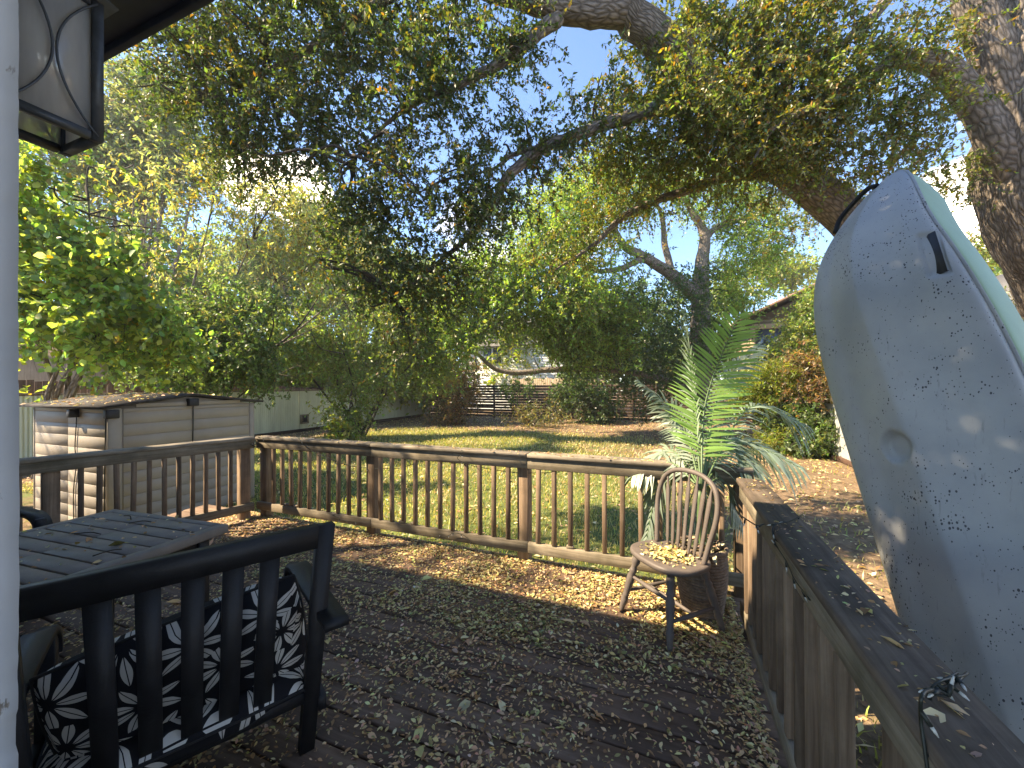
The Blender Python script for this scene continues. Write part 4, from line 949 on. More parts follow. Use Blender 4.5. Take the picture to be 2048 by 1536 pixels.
# ------------------------------------------------------------------ trees
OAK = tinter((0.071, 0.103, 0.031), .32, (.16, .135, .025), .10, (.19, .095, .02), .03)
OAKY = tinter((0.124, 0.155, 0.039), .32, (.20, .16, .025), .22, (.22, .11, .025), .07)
limbA = [(2290, 1010, 6.9, .44), (2000, 690, 6.6, .36), (1830, 545, 6.4, .32), (1690, 430, 6.2, .285), (1570, 335, 6.0, .265), (1450, 225, 5.7, .25), (1345, 108, 5.4, .23), (1255, 18, 5.2, .215), (1150, -70, 5.0, .19), (1000, -170, 4.8, .15), (820, -240, 4.7, .10)]
limbB = [(1255, 20, 5.2, .19), (1150, 14, 5.05, .175), (1060, -2, 4.95, .16), (960, -40, 4.85, .14), (820, -90, 4.8, .10), (640, -110, 5.0, .05)]
trunkD = [(2420, 1040, 6.6, .72), (2240, 720, 6.1, .64), (2150, 560, 5.9, .60), (2088, 420, 5.7, .58), (2058, 280, 5.55, .56), (2050, 130, 5.35, .48), (2050, -20, 5.2, .45), (2055, -200, 5.0, .40)]
limbK = [(2060, 330, 5.5, .30), (2000, 150, 5.3, .24), (1950, 10, 5.2, .20), (1900, -130, 5.1, .15)]
limbE = [(2075, 400, 5.6, .30), (2005, 300, 5.5, .24), (1955, 225, 5.45, .185), (1890, 140, 5.3, .155), (1820, 112, 5.2, .11), (1740, 148, 5.1, .06), (1650, 200, 5.0, .045), (1555, 250, 4.9, .028), (1500, 330, 4.9, .012)]
limbF = [(1440, 195, 5.65, .12), (1330, 212, 5.4, .10), (1240, 240, 5.3, .085), (1150, 268, 5.2, .078), (1080, 298, 5.1, .075), (1020, 345, 5.0, .062), (990, 402, 5.0, .052), (945, 465, 4.95, .036), (870, 530, 4.9, .024), (790, 600, 4.9, .012)]
limbC = [(1120, 25, 5.05, .10), (1085, 58, 5.0, .09), (1030, 100, 4.95, .075), (980, 138, 4.9, .06), (925, 166, 4.85, .045), (855, 195, 4.8, .032), (770, 250, 4.8, .022), (700, 330, 4.8, .012)]
limbG = [(1575, 338, 6.0, .13), (1490, 350, 6.1, .095), (1405, 368, 6.2, .08), (1330, 395, 6.25, .068), (1252, 432, 6.3, .052), (1190, 488, 6.3, .036), (1110, 540, 6.3, .016)]
limbH = [(1830, -90, 5.0, .10), (1765, 8, 5.0, .07), (1722, 55, 5.0, .055), (1680, 88, 5.0, .04), (1620, 108, 5.0, .025), (1540, 130, 5.0, .012)]
limbI = [(1080, 298, 5.1, .05), (1030, 308, 5.05, .03), (985, 338, 5.0, .018), (930, 350, 5.0, .008)]
limbJ = [(900, -100, 4.8, .10), (760, 10, 4.95, .07), (640, 80, 5.1, .05), (520, 150, 5.3, .035), (400, 210, 5.4, .015)]
oakblobs = []
def B(s, t=None, n=1.0):
    for q in s: oakblobs.append((*q[:4], q[4], int(q[5]*n)))
B([(300, 60, 95, 70, 5.4, 55), (410, 110, 120, 95, 5.3, 95), (540, 80, 130, 100, 5.2, 110), (680, 90, 120, 100, 5.1, 100), (790, 60, 80, 70, 5.0, 50), (340, 165, 80, 65, 5.5, 55), (450, 225, 100, 80, 5.4, 80), (570, 240, 110, 100, 5.3, 100), (680, 230, 80, 90, 5.2, 65), (480, 315, 60, 45, 5.3, 26), (600, 330, 55, 50, 5.3, 24), (860, 130, 70, 50, 5.0, 34), (700, 10, 120, 60, 5.0, 60), (480, 10, 120, 60, 5.1, 60), (900, 20, 80, 40, 4.9, 32), (1010, 60, 70, 45, 4.9, 30), (980, 120, 70, 45, 4.9, 32), (900, 190, 90, 45, 4.8, 44), (800, 220, 70, 60, 4.8, 36)], n=1.05)
B([(760, 320, 65, 70, 4.9, 40), (830, 400, 85, 70, 4.9, 56), (720, 440, 70, 60, 4.9, 38), (910, 310, 50, 50, 4.9, 24), (935, 400, 60, 60, 4.9, 36), (800, 500, 85, 80, 4.9, 60), (870, 560, 75, 70, 4.9, 46), (760, 590, 60, 70, 4.9, 32), (950, 480, 55, 70, 4.9, 32), (690, 385, 45, 45, 4.9, 14), (1040, 280, 70, 30, 5.1, 26), (1125, 280, 55, 22, 5.1, 18), (1200, 220, 25, 50, 5.2, 14), (1010, 400, 45, 70, 5.0, 22), (1100, 330, 60, 35, 5.2, 20), (680, 540, 40, 50, 4.9, 10), (820, 640, 60, 45, 4.9, 18)])
yel = []
def BY_(s):
    for q in s: yel.append(q)
BY_([(1290, 180, 70, 80, 5.5, 62), (1235, 300, 80, 55, 5.6, 56), (1340, 265, 100, 80, 5.6, 90), (1430, 130, 100, 85, 5.5, 95), (1380, 30, 95, 55, 5.3, 64), (1490, 40, 90, 60, 5.3, 64), (1570, 100, 100, 80, 5.3, 90), (1500, 220, 110, 95, 5.4, 115), (1610, 215, 100, 90, 5.3, 100), (1420, 320, 100, 60, 5.8, 74), (1530, 300, 80, 55, 5.6, 56), (1690, 130, 90, 85, 5.1, 80), (1665, 280, 90, 65, 5.3, 66), (1770, 215, 95, 65, 5.2, 66), (1740, 330, 75, 45, 5.5, 34), (1860, 275, 60, 60, 5.4, 36), (1790, 55, 70, 45, 5.0, 34), (1890, 350, 50, 55, 5.9, 26), (1640, 20, 90, 40, 5.1, 40), (1925, 60, 35, 60, 5.4, 14), (1330, 350, 75, 45, 6.1, 34), (1240, 400, 70, 45, 6.3, 30), (1160, 440, 70, 50, 6.3, 30), (1120, 520, 70, 50, 6.3, 26), (1290, 100, 40, 50, 5.5, 16), (1420, 185, 90, 65, 4.9, 60), (1500, 280, 90, 55, 5.1, 60), (1580, 300, 50, 40, 5.4, 24), (1380, 230, 60, 50, 5.0, 36)])
oak = tree('live_oak', 'huge spreading oak overhead, its thick leaning limb crossing the sky behind the kayak', P(2420, 1040, 6.6)*[1, 1, 0]+[0, 0, GZ],
           [trunkD, limbK, limbA, limbB, limbC, limbE, limbF, limbG, limbH, limbI, limbJ], oakblobs, .058, OAK, .42, 28, False, .30, .75, 'oakbark', 'leaf', cat='tree', dens=2.1, width=.48, twr=.0035)
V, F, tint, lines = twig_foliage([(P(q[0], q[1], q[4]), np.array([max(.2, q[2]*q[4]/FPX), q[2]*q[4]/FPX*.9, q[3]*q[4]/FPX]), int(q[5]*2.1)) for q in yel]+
    [(P(1800, 720, 2.35)+SUN*5.4, np.array([1.0, .9, 1.35]), 950), (P(1960, 700, 2.0)+SUN*5.2, np.array([.9, .8, 1.2]), 1000), (P(1690, 1050, 2.4)+SUN*5.8, np.array([.7, .6, .6]), 260), (P(1660, 360, 8.2), np.array([1.5, 1.2, 1.0]), 150), (P(1900, 470, 8.0), np.array([1.2, 1.2, 1.2]), 190), (P(1970, 560, 8.5), np.array([.9, .9, .9]), 80), (P(1560, 420, 8.5), np.array([.8, 1, .7]), 60)], .059, .42, 28, False, .7, .25, OAKY, in_sun_gap, .48)  # clusters offset along SUN: unseen foliage added to shade the kayak
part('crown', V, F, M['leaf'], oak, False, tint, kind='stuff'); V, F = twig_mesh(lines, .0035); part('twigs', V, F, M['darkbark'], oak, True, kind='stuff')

def at_ground(px, py, t): p = P(px, py, t); return np.array([p[0], p[1], GZ])
IVY = tinter((0.041, 0.076, 0.024), .30, (.07, .09, .02), .10); LIME = tinter((0.159, 0.234, 0.055), .30, (.17, .17, .04), .18)
PALE = tinter((0.260, 0.271, 0.120), .28, (.26, .20, .05), .26, (.30, .19, .04), .06); BUD = tinter((0.171, 0.246, 0.077), .38, (.26, .29, .06), .34, (.34, .20, .02), .02)
GREY = tinter((0.155, 0.182, 0.101), .25, (.14, .14, .08), .2); RUST = tinter((.20, .115, .05), .3, (.11, .10, .04), .3); HACK = tinter((0.162, 0.215, 0.064), .3, (.16, .16, .04), .2)
YGR = tinter((0.156, 0.192, 0.030), .28, (.22, .20, .04), .2); DEEP = tinter((0.090, 0.140, 0.050), .3, (.08, .09, .03), .15)
# second oak in mid-yard, trunk clad in ivy
t2 = 16.5
oak2 = tree('ivy_oak', 'many limbed oak by the back fence, its trunk wrapped in dark ivy', at_ground(1400, 850, t2),
    [[(1400, 850, t2, .45), (1398, 700, t2, .42), (1400, 590, t2, .36), (1404, 520, t2, .26), (1410, 470, t2, .20), (1388, 430, t2, .13), (1365, 390, t2, .07), (1350, 340, t2, .04)],
     [(1400, 600, t2, .30), (1340, 545, t2-.3, .24), (1290, 515, t2-.6, .19), (1245, 485, t2-1, .15), (1225, 440, t2-1, .10), (1235, 390, t2-1, .06)],
     [(1410, 480, t2, .15), (1440, 450, t2+.4, .12), (1480, 440, t2+.8, .08), (1530, 400, t2+1, .05)],
     [(1290, 515, t2-.6, .14), (1230, 540, t2-1, .10), (1150, 545, t2-1.5, .07), (1090, 560, t2-2, .05), (1030, 600, t2-2, .03)],
     [(1345, 560, t2, .16), (1330, 490, t2, .13), (1322, 430, t2, .08), (1300, 380, t2, .04)],
     [(1390, 780, t2, .16), (1250, 742, t2, .13), (1120, 738, t2, .12), (1050, 746, t2, .11), (990, 738, t2-.2, .09), (960, 712, t2-.4, .07), (925, 690, t2-.6, .04)],
     [(1250, 742, t2, .09), (1150, 650, t2-.5, .07), (1060, 622, t2-1, .05), (1000, 640, t2-1, .03)]],
    [(1110, 430, 90, 60, t2-2, 120), (1210, 380, 90, 60, t2-2, 110), (1020, 540, 80, 60, t2-2.5, 130), (1090, 590, 100, 60, t2-2.5, 140), (960, 630, 70, 60, t2-2.5, 120), (1170, 520, 80, 50, t2-2, 80), (1010, 660, 70, 40, t2-2, 70), (1500, 500, 60, 80, t2, 110), (1520, 420, 60, 60, t2, 80), (1420, 380, 80, 50, t2, 90), (1460, 590, 50, 50, t2, 50), (1290, 370, 70, 50, t2-1, 70), (930, 560, 40, 50, t2-2.5, 50), (1100, 500, 60, 40, t2-2, 40), (1110, 650, 60, 35, t2-1.5, 90), (1180, 610, 60, 45, t2-1, 90), (1190, 690, 60, 40, t2-1, 80), (1120, 705, 40, 25, t2-1, 36), (900, 690, 50, 50, t2-2.5, 80), (1240, 640, 50, 50, t2-1, 70), (1070, 690, 45, 30, t2-1, 46), (1140, 660, 50, 40, t2-1.5, 60)],
    .085, LIME, .8, 16, False, .15, .7, 'oakbark', 'leafbg', dens=1.5, twr=.008)
V, F, tint, lines = twig_foliage([(P(q[0], q[1], t2-.6), np.array([q[2], q[2], q[3]])*t2/FPX, q[4]) for q in [(1345, 630, 85, 80, 330), (1300, 720, 80, 70, 260), (1390, 700, 60, 100, 260), (1220, 700, 60, 45, 130), (1260, 600, 60, 50, 120), (1400, 560, 40, 40, 80), (1310, 560, 55, 40, 90), (1150, 735, 55, 30, 70), (1250, 790, 45, 45, 100), (1180, 650, 60, 40, 100), (1340, 790, 60, 40, 110)]], .10, .7, 16, False, .8, .35, IVY, None, .65)
part('ivy', V, F, M['leafbg'], oak2, False, tint, kind='stuff')

def shrub(name, label, px, py, t, blobs, leaf, colf, stems=4, cat='shrub', per=14, twl=.5, group=None, fine=False, dens=1.0, droop=.2, width=.5, hgt=None, barkm='darkbark', sr=.03):
    b = at_ground(px, py, t); lim = []
    for k in range(stems):
        q = blobs[k % len(blobs)]; tp = P(q[0]+random.gauss(0, q[2]*.3), q[1], q[4]); s0 = b+np.array([random.gauss(0, .12), random.gauss(0, .12), 0])
        lim.append([(s0, sr), (s0*.65+tp*.35+np.array([random.gauss(0, .1), random.gauss(0, .1), .25]), sr*.8), (s0*.3+tp*.7+np.array([random.gauss(0, .15), random.gauss(0, .15), .15]), sr*.55), (tp, sr*.2)])
    return tree(name, label, b, lim, blobs, leaf, colf, twl, per, fine, droop, .8, barkm, 'leafbg', group, cat, True, dens, width)
# broad-leaved redbud by the shed and the shrubs and trees down the left side
shrub('redbud_tree', 'broad leaved redbud at far left, heart shaped leaves with a few turning orange', 96, 800, 8.6,
    [(60, 470, 90, 90, 7.6, 70), (150, 400, 90, 80, 7.8, 70), (100, 600, 80, 70, 7.6, 60), (200, 530, 100, 90, 7.8, 90), (230, 640, 100, 60, 7.8, 70), (300, 570, 90, 80, 8.0, 70), (330, 690, 80, 45, 8.2, 50), (180, 700, 90, 40, 8.0, 40), (120, 330, 80, 50, 7.8, 40), (380, 640, 60, 60, 8.2, 40), (40, 380, 70, 80, 7.4, 40), (10, 560, 80, 90, 7.4, 40), (-80, 450, 120, 140, 7.4, 60), (280, 450, 70, 60, 8.2, 36)],
    .125, BUD, 7, 'tree', 13, .6, None, True, .66, .45, .80, barkm='oakbark', sr=.06)
shrub('seedpod_tree', 'tall pale yellowish tree hung with drooping seed pods, left of the oak branches', 300, 800, 12.5,
    [(330, 400, 110, 80, 12, 120), (430, 430, 120, 90, 12, 150), (540, 480, 120, 90, 12.2, 160), (620, 560, 100, 90, 12.4, 140), (480, 560, 110, 70, 12, 120), (250, 330, 90, 60, 12, 70), (700, 560, 70, 70, 12.6, 80), (660, 640, 80, 50, 12.6, 80), (380, 510, 90, 70, 12, 90), (560, 400, 70, 40, 12.2, 40)],
    .13, PALE, 8, 'tree', 15, .8, None, False, 1.5, .8, .30, barkm='oakbark', sr=.06)
shrub('ash_tree', 'tall hazy grey green tree in the far left, rising above the shrubs beside the lantern', 250, 800, 20,
    [(290, 190, 70, 60, 20, 90), (240, 250, 80, 60, 20, 90), (330, 280, 70, 60, 20, 80), (210, 330, 90, 70, 20, 90), (380, 330, 60, 50, 20, 50), (290, 370, 90, 50, 20, 80), (150, 260, 80, 70, 20, 70), (60, 230, 90, 80, 20, 70)],
    .16, GREY, 6, 'tree', 15, 1.2, None, False, 1.5, .3, .45, barkm='oakbark', sr=.14)
shrub('elm_tree', 'grey green elm against the clouds between the seed pod tree and the oak branches', 700, 820, 24,
    [(690, 480, 70, 60, 24, 110), (640, 450, 50, 40, 24, 60), (740, 540, 70, 60, 24, 110), (600, 500, 60, 50, 24, 80), (820, 600, 70, 60, 24, 100), (520, 520, 70, 50, 24, 80), (760, 620, 80, 50, 24, 100)],
    .18, GREY, 6, 'tree', 15, 1.3, None, False, 1.6, .3, .45, barkm='oakbark', sr=.14)
shrub('hackberry_tree', 'bushy light green hackberry hanging over the corrugated fence', 720, 830, 15.5,
    [(640, 660, 90, 60, 14.5, 130), (720, 700, 100, 60, 14.5, 150), (810, 690, 90, 60, 15, 130), (850, 640, 70, 50, 15.5, 90), (705, 780, 45, 34, 14, 34), (790, 765, 50, 30, 14.6, 34), (560, 690, 80, 55, 14, 100), (870, 740, 40, 40, 16, 50), (760, 620, 80, 50, 15, 90), (690, 840, 28, 35, 13.8, 22)],
    .085, HACK, 7, 'tree', 16, .7, None, False, 1.6, .45, .5, sr=.05)
shrub('privet_shrub', 'dark leafy shrub in the middle of the left hedge above the shed roof', 440, 800, 11.5,
    [(450, 650, 80, 60, 11, 110), (520, 620, 80, 60, 11, 110), (420, 730, 80, 35, 10.8, 70), (520, 710, 80, 45, 11, 100), (570, 740, 60, 35, 11.4, 60), (330, 740, 70, 30, 10.6, 40)],
    .075, DEEP, 6, 'shrub', 16, .55, None, False, 1.5, .4, .5)
shrub('golden_shrub', 'backlit yellow leaved shrub glimpsed low behind the dark hedge', 400, 800, 14.5,
    [(390, 690, 90, 50, 14, 90), (300, 660, 70, 50, 14, 60), (470, 730, 60, 35, 14, 50)], .10, tinter((.26, .19, .04), .3, (.14, .15, .04), .3), 4, 'shrub', 14, .6, None, False, 1.3)
for (px, py, t, blobs, lab) in (
    (160, 800, 30, [(120, 560, 160, 120, 29, 170), (260, 480, 140, 120, 30, 150), (30, 480, 140, 120, 30, 120)], 'broad dark tree massed behind the redbud at far left'),
    (520, 800, 33, [(480, 600, 160, 100, 32, 190), (620, 590, 120, 90, 33, 140), (380, 560, 120, 90, 32, 120)], 'broad green tree massed behind the seed pod tree'),
    (900, 800, 36, [(880, 640, 110, 70, 36, 130), (830, 560, 80, 60, 36, 80)], 'rounded green tree behind the white house left corner'),
    (1090, 790, 33, [(1035, 700, 34, 40, 31, 60), (1020, 740, 30, 20, 31, 24)], 'small golden bush just behind the back fence before the white house'),
    (1270, 800, 40, [(1240, 620, 80, 70, 38, 90), (1330, 640, 80, 80, 38, 100)], 'dense dark tree behind the ivy clad oak'),
    (1470, 800, 30, [(1460, 590, 40, 35, 36, 50), (1540, 545, 60, 30, 38, 60), (1590, 545, 50, 30, 38, 40)], 'yellow green treetop above the brown house roof'),
    (330, 800, 19, [(300, 720, 110, 50, 18.5, 130), (450, 730, 110, 45, 18.5, 130), (180, 720, 110, 50, 18, 110)], 'dense green hedge tree just behind the corrugated fence left half'),
    (640, 800, 22, [(590, 740, 100, 40, 21.5, 130), (700, 735, 100, 45, 22, 130), (800, 735, 80, 45, 23, 110), (870, 740, 50, 40, 25, 60)], 'dense green hedge tree just behind the corrugated fence right half'),
    (1330, 790, 27, [(1250, 720, 60, 45, 26, 100), (1350, 730, 70, 45, 26, 110), (1440, 700, 60, 55, 26, 100), (1180, 730, 30, 25, 27, 30)], 'dark green hedge tree behind the back fence right half'),
    (1960, 850, 24, [(1900, 560, 80, 80, 22, 90), (2020, 640, 90, 90, 22, 100)], 'green tree far right behind the kayak')):
    shrub('yard_tree', lab, px, py, t, blobs, .20, YGR if 'golden' in lab or 'yellow' in lab else (DEEP if 'dark' in lab else HACK), 4, 'tree', 15, 1.3, 'trees beyond the fences', False, 1.5, .3, .5, sr=.12)
# right-hand side plants
shrub('bamboo_shrub', 'bright yellow green feathery bamboo right of the palm', 1560, 880, 12.5, [(1545, 760, 50, 40, 12, 110), (1500, 790, 40, 40, 12, 60), (1580, 800, 40, 30, 12, 60), (1600, 860, 45, 35, 11.6, 60), (1570, 890, 40, 25, 11.4, 50)], .12, YGR, 6, 'bamboo', 16, .5, None, False, 1.3, .2, .2)
shrub('vine_shrub', 'dark green creeper climbing in front of the brown house', 1590, 880, 14, [(1612, 630, 30, 45, 14.5, 60), (1620, 680, 36, 50, 14, 80), (1570, 705, 36, 30, 14, 50)], .085, HACK, 5, 'shrub', 15, .6, None, False, 1.3)
shrub('dead_shrub', 'dried orange brown shrub against the left edge of the kayak', 1630, 890, 11.5, [(1612, 735, 22, 16, 11, 26), (1638, 762, 22, 24, 11, 30), (1630, 790, 20, 22, 11, 20)], .08, RUST, 8, 'shrub', 14, .45, None, False, 1.1, .3, .35)
shrub('bushy_shrub', 'dark green bush at the foot of the grey metal wall', 1620, 900, 11.5, [(1640, 850, 34, 40, 11, 70), (1590, 840, 40, 30, 11.5, 60), (1550, 830, 40, 30, 12, 60), (1625, 890, 40, 22, 11, 50)], .07, DEEP, 5, 'shrub', 15, .4, None, False, 1.3)
shrub('brown_shrub', 'tall half dead brown shrub at the left end of the back fence', 910, 850, 20.5, [(915, 790, 26, 45, 20, 90), (900, 840, 34, 26, 20, 70), (930, 745, 24, 35, 20.5, 50)], .085, RUST, 6, 'shrub', 14, .6, None, False, 1.2)
shrub('fence_vine', 'dark vine spilling over the back fence beneath the ivy clad oak', 1190, 840, 20.8, [(1160, 770, 36, 40, 20.6, 90), (1190, 815, 36, 40, 20.6, 90), (1130, 800, 24, 30, 20.8, 40), (1030, 775, 30, 16, 21, 24)], .10, IVY, 5, 'vine', 14, .6, None, False, 1.2)
shrub('weedy_shrub', 'straggly dry weeds in front of the dark back fence', 1060, 850, 19, [(1060, 830, 50, 22, 18.8, 50), (1100, 840, 40, 18, 18.8, 36)], .08, tinter((.17, .13, .05), .3, (.10, .12, .04), .4), 7, 'shrub', 12, .5, None, False, 1.0, .1, .3)
shrub('small_shrub', 'small bright green seedling at the foot of the corrugated fence', 690, 880, 13.2, [(690, 862, 24, 12, 13, 30)], .13, YGR, 3, 'shrub', 10, .3, None, False, 1.0, .2, .5)
# unseen trees past the left edge; the nearer is added to shade the deck
for (x, y, z, r_, n, lab) in ((-7.9, .5, 6.2, 1.75, 420, 'unseen tree added left of the shed to shade the deck, out past the picture edge'), (-14.5, 1.0, 6.2, 1.8, 120, 'tree over the left fence, out past the picture edge')):
    rt = empty('side_tree', (x, y, GZ), label=lab, cat='tree', group='trees left of the house'); s_ = spline([(x, y, GZ), (x+.1, y+.1, 2), (x+.2, y, 4.2), (x+.3, y+.2, 6)], 5)
    V, Qq, T = tube(s_, np.linspace(.22, .05, len(s_)), 10, True, .05, 3); part('trunk', V, [Qq, T], M['oakbark'], rt, True)
    V, F, tint, lines = twig_foliage([((x, y, z), (r_, r_, r_*.7), n)], .075, .7, 18, False, .8, .2, HACK, in_sun_gap, .5); part('crown', V, F, M['leafbg'], rt, False, tint, kind='stuff'); V, F = twig_mesh(lines, .006); part('twigs', V, F, M['darkbark'], rt, True, kind='stuff')

# ------------------------------------------------------------------ grass and fallen leaves
n = 190000
u = rng.uniform(0, 1, n); yy = 3.5+18.5*u**1.35; xx = rng.uniform(-14.5, 4.0, n); q = rng.uniform(0, 1, n) < .13; yy[q] = rng.uniform(-1, 3.6, q.sum()); xx[q] = np.where(rng.uniform(0, 1, q.sum()) < .6, rng.uniform(.66, 4.0, q.sum()), rng.uniform(-9, -5.75, q.sum())); g_ = grassiness(xx, yy)
patch = .5+.5*np.sin(xx*2.3+1)*np.sin(yy*1.9)*.6+.4*np.sin(xx*5.1+yy*3.3); k = rng.uniform(0, 1, n) < np.clip(g_*1.55-.32+.22*(patch-.5), 0.01, 1); xx, yy = xx[k], yy[k]; n = len(xx)
hgt = rng.uniform(.035, .085, n)*(1+.03*yy); az = rng.uniform(0, 2*np.pi, n); wv = (.0045+.0006*yy); lean = rng.normal(0, .5, (n, 2))*hgt[:, None]
p0 = np.c_[xx, yy, gz(xx, yy)-.004]; sd = np.c_[np.cos(az), np.sin(az), np.zeros(n)]*wv[:, None]; mid = p0+np.c_[lean*.35, hgt*.6]; tip = p0+np.c_[lean, hgt]
V = np.stack([p0-sd, p0+sd, mid+sd*.7, mid-sd*.7, tip], 1).reshape(-1, 3); b_ = np.arange(n)[:, None]*5; F = [b_+np.array([0, 1, 2, 3]), b_+np.array([3, 2, 4])]
tint = np.repeat(tinter((.29, .28, .095), .25, (.42, .35, .17), .36)(p0), 5, 0); gr = part('grass', V, F, M['grass'], None, False, tint); gr['kind'] = 'stuff'
LITTER = tinter((.66, .46, .25), .28, (.34, .19, .09), .28, (.30, .28, .11), .04)
LITTERY = tinter((.62, .50, .24), .28, (.26, .17, .07), .25, (.22, .23, .08), .12)
def litter(name, pos, size, colf, label=None, flat=.35, parent=None, fine=True):
    n = len(pos); a = rng.uniform(0, 2*np.pi, n); d = np.c_[np.cos(a), np.sin(a), rng.normal(0, flat*.5, n)]; nr = np.c_[rng.normal(0, flat, (n, 2)), np.ones(n)]
    ln = size*np.clip(np.exp(rng.normal(0, .46, n)), .3, 1.75); V, F, k = leaves_mesh(pos, d, nr, ln, ln*rng.uniform(.32, .62, n), fine)
    o = part(name, V, F, M['dry'], parent, False, np.repeat(colf(pos), k, 0)); o['kind'] = 'stuff'; return o
def clumped(n, x0, x1, y0, y1, pw=1.0):
    x = rng.uniform(x0, x1, n*3); y = rng.uniform(y0, y1, n*3); q = .5+.25*np.sin(x*3.1+y*2.2)+.25*np.sin(x*7.3-y*5.1+2)+.3*np.sin(x*1.3+1)*np.sin(y*2.7); k = rng.uniform(0, 1, n*3) < np.clip(q, .12, 1)**pw
    return x[k][:n], y[k][:n]
x, y = clumped(50000, -5.0, .42, .1, 3.33, .55); q = rng.uniform(0, 1, len(x)); e = rng.exponential(.09, len(x))
x = np.where(q < .07, .40-e, x); y = np.where((q > .07) & (q < .15), 3.33-e, y); x = np.where((q > .15) & (q < .18), -4.9+e, x)
keep = (x > -4.95+.15*np.clip(3.2-y, 0, 3)*-1); x, y = x[keep], y[keep]
litter('deck_leaves', np.c_[x, y, rng.uniform(.002, .014, len(x))], .0195, LITTER)
x, y = clumped(9000, -3.2, .42, 2.2, 3.30); litter('deck_leaves', np.c_[x, y, rng.uniform(.003, .02, len(x))], .023, LITTERY)
x, y = clumped(420, -4.6, .4, .3, 3.2); litter('deck_leaves', np.c_[x, y, rng.uniform(.004, .02, len(x))], .052, LITTER, flat=.5)
n = 30000; yy = 3.5+19*rng.uniform(0, 1, n)**1.25; xx = rng.uniform(-14.5, 4.0, n); q = rng.uniform(0, 1, n) < .16; yy[q] = rng.uniform(-.5, 3.6, q.sum()); xx[q] = rng.uniform(.66, 4.0, q.sum()); k = rng.uniform(0, 1, n) < (1.12-grassiness(xx, yy)*1.15); xx, yy = xx[k], yy[k]
litter('lawn_leaves', np.c_[xx, yy, gz(xx, yy)+rng.uniform(.004, .05, len(xx))], .062, LITTER, fine=False)
n = 5000; xx = rng.uniform(-14, 3.5, n); yy = rng.uniform(3.5, 18, n); litter('lawn_leaves', np.c_[xx, yy, gz(xx, yy)+rng.uniform(.02, .06, n)], .05, LITTERY, fine=False)
n = 420; xx = rng.normal(0, .085, n); yy = rng.normal(-.02, .075, n); th_ = R(133.8); k = (abs(xx) < .19) & (abs(yy) < .18); xx, yy = xx[k], yy[k]
wx = .0+xx*math.cos(th_)-yy*math.sin(th_); wy = 2.775+xx*math.sin(th_)+yy*math.cos(th_); litter('seat_leaves', np.c_[wx, wy, .440+rng.uniform(0, .014, len(wx))], .026, LITTERY, flat=.5)
# leaves and crumbs on the rail caps, the table and the basket
n = 260; litter('rail_leaves', np.c_[rng.uniform(.41, .54, n), .3+2.55*rng.uniform(0, 1, n), np.full(n, .957)], .014, LITTER)
pts = [hit(*q, 2, .962) for q in ((1735, 1215), (1770, 1190), (1800, 1240), (1760, 1268), (1835, 1250), (1860, 1262), (1790, 1225), (1920, 1330), (1890, 1425), (1850, 1290), (1545, 1068), (1700, 1175), (1650, 1130), (1880, 1395), (1745, 1225), (1812, 1215))]
pts = [q for q in pts if .42 < q[0] < .525]
litter('rail_leaves', np.array(pts)-[0, 0, .003], .036, LITTER, flat=.3)
n = 420; litter('rail_leaves', np.c_[rng.uniform(-4.6, .5, n), rng.uniform(3.21, 3.36, n), np.full(n, .957)], .02, LITTER)
tpos = []
for _ in range(90):
    a_, b__ = random.uniform(-.48, .48), random.triangular(-.5, .5, .35); q = R(4.5); tpos.append((-2.90+a_*math.cos(q)-b__*math.sin(q), 1.005+a_*math.sin(q)+b__*math.cos(q), .736))
n = 500; xx = rng.uniform(SX0-.1, SX1, n); yy = rng.uniform(SY0-.1, SY1+.1, n); litter('roof_leaves', np.c_[xx, yy, SE+.045+(SR-SE)*(1-np.abs(yy-ym)/(SY1+.12-ym))], .045, LITTER)
litter('table_leaves', np.array(tpos), .024, LITTER, flat=.5)
x, y = np.array([bx0, by0])[:, None]+rng.normal(0, .06, (2, 160)); litter('basket_leaves', np.c_[x, y, .43+rng.uniform(0, .05, 160)], .04, tinter((.45, .40, .26), .3, (.2, .15, .08), .3), flat=.6)
big = [((352, 1038), .07), ((180, 1075), .10), ((250, 1085), .07)]
litter('table_leaves', np.array([hit(*q, 2, .741) for q, _ in big]), .075, tinter((.34, .2, .09), .2), flat=.6)
for (px, py, ln, ang) in ((175, 1068, .16, .3), (255, 1035, .14, -.2), (280, 1045, .12, .5), (215, 1105, .1, 1.2)):
    c = hit(px, py, 2, .740); d = np.array([math.cos(ang), math.sin(ang), .02]); s_ = spline([c-d*ln/2, c+np.array([0, .012, .006]), c+d*ln/2], 3); V, Qq, T = tube(s_, .003, 5); tw_ = part('twig', V, [Qq, T], M['darkbark'], None, True); tag(tw_, {175: 'thin dark twig lying near the middle of the table', 255: 'thin twig at the far corner of the table', 280: 'thin twig near the back edge of the table', 215: 'thin twig nearest the armchair on the table'}[px], 'twig', 'twigs on the table')

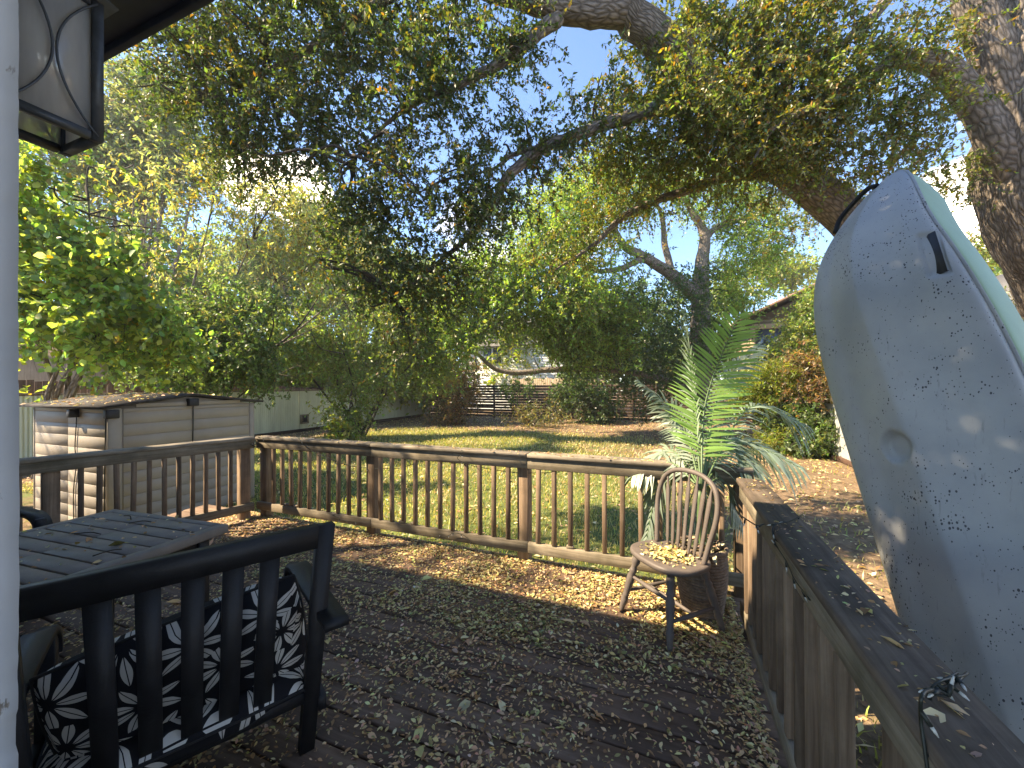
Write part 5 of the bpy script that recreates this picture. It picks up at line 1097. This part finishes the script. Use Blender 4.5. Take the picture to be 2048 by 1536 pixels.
# ------------------------------------------------------------------ string of mini lights on the rails
sl_ = empty('string_lights', (-2, 3.2, .9), label='dark wire of small clear fairy lights looped along the deck railings', cat='string lights')
def wire(pts, r_=.0028, bulbs=6, m=6):
    s_ = spline(pts, m); V, Qq, T = tube(s_, r_, 5); part('wire', V, [Qq, T], M['wire'], sl_, True)
    for k in range(bulbs):
        i = int((k+.5)/bulbs*(len(s_)-1)); p = s_[i]; d = np.array([random.gauss(0, .6), random.gauss(-.2, .4), random.gauss(-.3, .6)]); d /= np.linalg.norm(d)
        V, Qq, T = tube(np.array([p, p+d*.012, p+d*.022]), [.0036, .0042, .0038], 6); part('bulb_socket', V, [Qq, T], M['wire'], sl_, True); V, Qq, T = tube(np.array([p+d*.022, p+d*.03, p+d*.038]), [.003, .0028, .0008], 6); part('bulb', V, [Qq, T], M['bulb'], sl_, True)
yf, ybk = 3.208, 3.275
wire([hit(515, 873, 2, .958), hit(540, 877, 2, .958), hit(585, 868, 2, .960), hit(600, 880, 1, yf-.01), hit(618, 898, 1, yf+.01), hit(652, 914, 1, yf), hit(690, 928, 1, yf+.02), hit(715, 933, 1, yf+.03)], bulbs=7)
wire([hit(655, 916, 1, ybk), hit(680, 926, 1, ybk), hit(712, 934, 1, ybk), hit(760, 937, 1, ybk), hit(800, 936, 1, ybk), hit(832, 926, 1, ybk)], bulbs=9)
wire([hit(905, 893, 2, .958), hit(926, 903, 1, yf-.02), hit(915, 917, 1, yf), hit(940, 930, 1, yf+.01), hit(970, 936, 1, ybk), hit(1005, 942, 1, ybk), hit(1060, 946, 1, ybk), hit(1120, 944, 1, ybk)], bulbs=7)
wire([hit(664, 1030, 1, yf), hit(680, 1037, 1, yf), hit(712, 1052, 1, yf), hit(742, 1068, 1, yf-.01)], bulbs=4)
wire([hit(868, 1080, 1, yf), hit(895, 1072, 1, yf), hit(908, 1066, 1, yf), hit(930, 1072, 1, yf), hit(955, 1098, 1, yf-.01)], bulbs=5)
wire([hit(500, 888, 1, 3.15), hit(515, 896, 1, 3.15), hit(560, 1030, 1, 3.2)][:2], bulbs=1)
wire([hit(1605, 1030, 2, .962), hit(1580, 1042, 2, .966), hit(1550, 1050, 2, .965), hit(1545, 1065, 0, .392), hit(1552, 1090, 0, .398), hit(1572, 1122, 0, .402), hit(1590, 1160, 0, .402), hit(1620, 1200, 0, .402)], .0026, 9)
wire([hit(1935, 1345, 2, .966), hit(1905, 1368, 2, .972), hit(1868, 1378, 2, .975), hit(1845, 1390, 0, .395), hit(1842, 1440, 0, .395), hit(1850, 1500, 0, .395), hit(1858, 1560, 0, .395)], .003, 4)
wire([hit(1930, 1350, 2, .970), hit(1880, 1362, 2, .985), hit(1860, 1385, 2, .972), hit(1900, 1392, 2, .968), hit(1870, 1372, 2, .98), hit(1915, 1345, 2, .972)], .0024, 6)
wire([hit(1480, 1030, 2, .96), hit(1512, 1050, 2, .962), hit(1530, 1048, 2, .962)], .003, 3)
